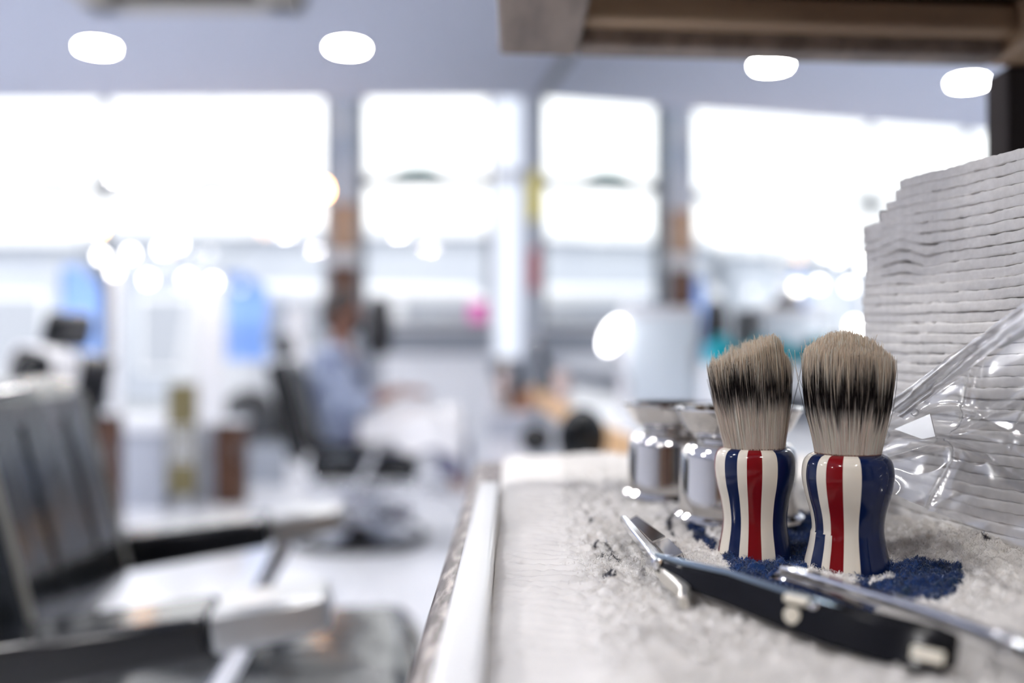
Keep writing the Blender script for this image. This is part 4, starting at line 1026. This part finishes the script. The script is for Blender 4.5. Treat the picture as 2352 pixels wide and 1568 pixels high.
nu, nv = 150, 170; U, V_ = np.meshgrid(np.linspace(0, 1, nu), np.linspace(0, 1, nv), indexing='ij')
q4 = [np.array(p) for p in Q]
B = (q4[0]*(1-U[..., None])+q4[1]*U[..., None])*(1-V_[..., None])+(q4[3]*(1-U[..., None])+q4[2]*U[..., None])*V_[..., None]
rid = lambda a: 1-np.abs(2*((a) % 1)-1)
wr = .0085*fbm(U*1.6+1, V_*1.8, 71, 1)+.0022*np.abs(vnoise(U*4+V_*3, V_*4-U*2, 75))*2
wr = wr+.007*np.exp(-np.abs(V_-.25-.55*U)/.035)+.0045*np.exp(-np.abs(U-.62+.25*V_)/.03)+.004*np.exp(-np.abs(V_-.62+.3*U)/.03)+.005*np.exp(-np.abs(V_-.12+.1*U)/.02)
wr = wr+.003*np.exp(-np.abs(V_-.42+.18*np.sin(U*5))/.02)*np.clip(1.2-U,0,1)
bn = np.array([-nn2.x, -nn2.y, 0])
B = B+bn*wr[..., None]
bo = empty('plastic_bag', Q[3], label='clear crinkled plastic bag film covering the lower right of the paper stack', cat='plastic bag')
fo = npmesh('bag_film', B.reshape(-1, 3)-np.array(Q[3]), gridq(nu, nv), film, bo)
# sealed strip with punched holes
seal = film.copy(); seal.name = 'sealed_film'
for n_ in seal.node_tree.nodes:
    if n_.type == 'MATH': n_.inputs[1].default_value = .6; n_.inputs[2].default_value = .32
    if n_.type == 'MIX_SHADER' and not n_.inputs[0].is_linked: n_.inputs[0].default_value = .6
nu, nv = 200, 26; U, V_ = np.meshgrid(np.linspace(0, 1, nu), np.linspace(0, 1, nv), indexing='ij')
p0, p1 = np.array(A(2050, 928, .497)), np.array(A(2440, 640, .392)); q0, q1 = np.array(A(2088, 962, .482)), np.array(A(2440, 705, .376))
B = (p0*(1-U[..., None])+p1*U[..., None])*(1-V_[..., None])+(q0*(1-U[..., None])+q1*U[..., None])*V_[..., None]
B = B+bn*(.0035+.0016*np.sin(V_*PI*2.2)+.0018*fbm(U*14, V_*3, 81, 2)+.0012*np.sin(V_*18+U*6))[..., None]
qs = gridq(nu, nv); ce = B.reshape(-1, 3)[qs].mean(1)
def plane_hit(px, py, p0, nv_):
    o_ = Vector((0, 0, CAMH)); d_ = (A(px, py, 1)-o_); return o_+d_*((p0-o_).dot(nv_)/d_.dot(nv_))
bright = film.copy(); bright.name = 'highlight_film'  # whiter film copy for facets that paint in the bag's highlights
for n_ in bright.node_tree.nodes:
    if n_.type == 'MATH': n_.inputs[2].default_value = .55
    if n_.type == 'MIX_SHADER' and not n_.inputs[0].is_linked: n_.inputs[0].default_value = .6
    if n_.type == 'BSDF_GLOSSY': n_.inputs['Roughness'].default_value = .25
for poly_, dd_ in (([(2056, 985), (2138, 950), (2150, 1002), (2120, 1008)], .485), ([(2352, 725), (2380, 760), (2300, 800), (2262, 792), (2290, 770)], .415)):
    pts_ = [plane_hit(a, b, A(poly_[0][0], poly_[0][1], dd_), Vector((-.95, -.17, .26))) for a, b in poly_]; n0 = len(pts_); e_ = Vector((-.0004, 0, 0))
    MB()._add([p-Q[3] for p in pts_]+[p-Q[3]+e_ for p in pts_], [tuple(range(n0)), tuple(range(2*n0-1, n0-1, -1))]+[(i, (i+1) % n0, (i+1) % n0+n0, i+n0) for i in range(n0)]).build('film_highlight', bright, bo)
keep = np.ones(len(qs), bool)
for (a, b_) in ((2078, 938), (2099, 946)):
    h_ = np.array(A(a, b_, .49)); dd = ce-h_; keep &= np.hypot(dd[:, 0]*1.0, dd[:, 2]) > .0014
    MB().tube([Vector(h_)-Q[3]+Vector((.0016*math.cos(t_)-.0008, -.003-.0007*math.cos(t_), .0016*math.sin(t_))) for t_ in np.linspace(0, 2*PI, 17)], .0003, 6).build('hole_rim', M['chrome_soft'], bo)
so = npmesh('seal_strip', B.reshape(-1, 3)-np.array(Q[3]), qs[keep], seal, bo); so['label'] = 'glossy sealed strip with two small punched holes'

# ------------------------------------------------------------------ light and camera
wd_ = bpy.data.worlds.new('sky'); S.world = wd_; wd_.use_nodes = True
bg = wd_.node_tree.nodes['Background']; bg.inputs[0].default_value = (.97, .99, 1.0, 1); bg.inputs[1].default_value = 1.3
sun = bpy.data.lights.new('sun', 'SUN'); sun.energy = 1.0; sun.angle = .01; so_ = bpy.data.objects.new('sun', sun); COL.objects.link(so_)
so_.rotation_euler = (math.radians(38), 0, math.radians(-20))
def portal(x0, x1, z0, z1):
    l = bpy.data.lights.new('window_portal', 'AREA'); l.shape = 'RECTANGLE'; l.size = x1-x0; l.size_y = z1-z0
    l.cycles.is_portal = True
    o = bpy.data.objects.new('window_portal', l); COL.objects.link(o); o.location = ((x0+x1)/2, D+.12, (z0+z1)/2); o.rotation_euler = (-PI/2, 0, 0)
portal(XL+.1, PX0, .3, ZC+.38); portal(PX1, X(1203), CAMH+.1, ZC+.38)
cam = bpy.data.cameras.new('camera'); co = bpy.data.objects.new('camera', cam); COL.objects.link(co)
co.location = (0, 0, CAMH); co.rotation_euler = (PI/2+PITCH, 0, 0)
cam.lens = 35; cam.sensor_width = 36; cam.clip_start = .02; cam.clip_end = 200
cam.dof.use_dof = True; cam.dof.focus_distance = .462; cam.dof.aperture_fstop = 2.9
S.camera = co
S.view_settings.view_transform = 'Standard'; S.view_settings.look = 'None'; S.view_settings.gamma = 1; S.view_settings.use_curve_mapping = False
S.view_settings.exposure = 0.95
S.cycles.use_denoising = True
S.cycles.max_bounces = 10; S.cycles.diffuse_bounces = 8; S.cycles.glossy_bounces = 5; S.cycles.transparent_max_bounces = 12; S.cycles.transmission_bounces = 4
S.cycles.sample_clamp_indirect = 6.0
S.cycles.caustics_reflective = False; S.cycles.caustics_refractive = False
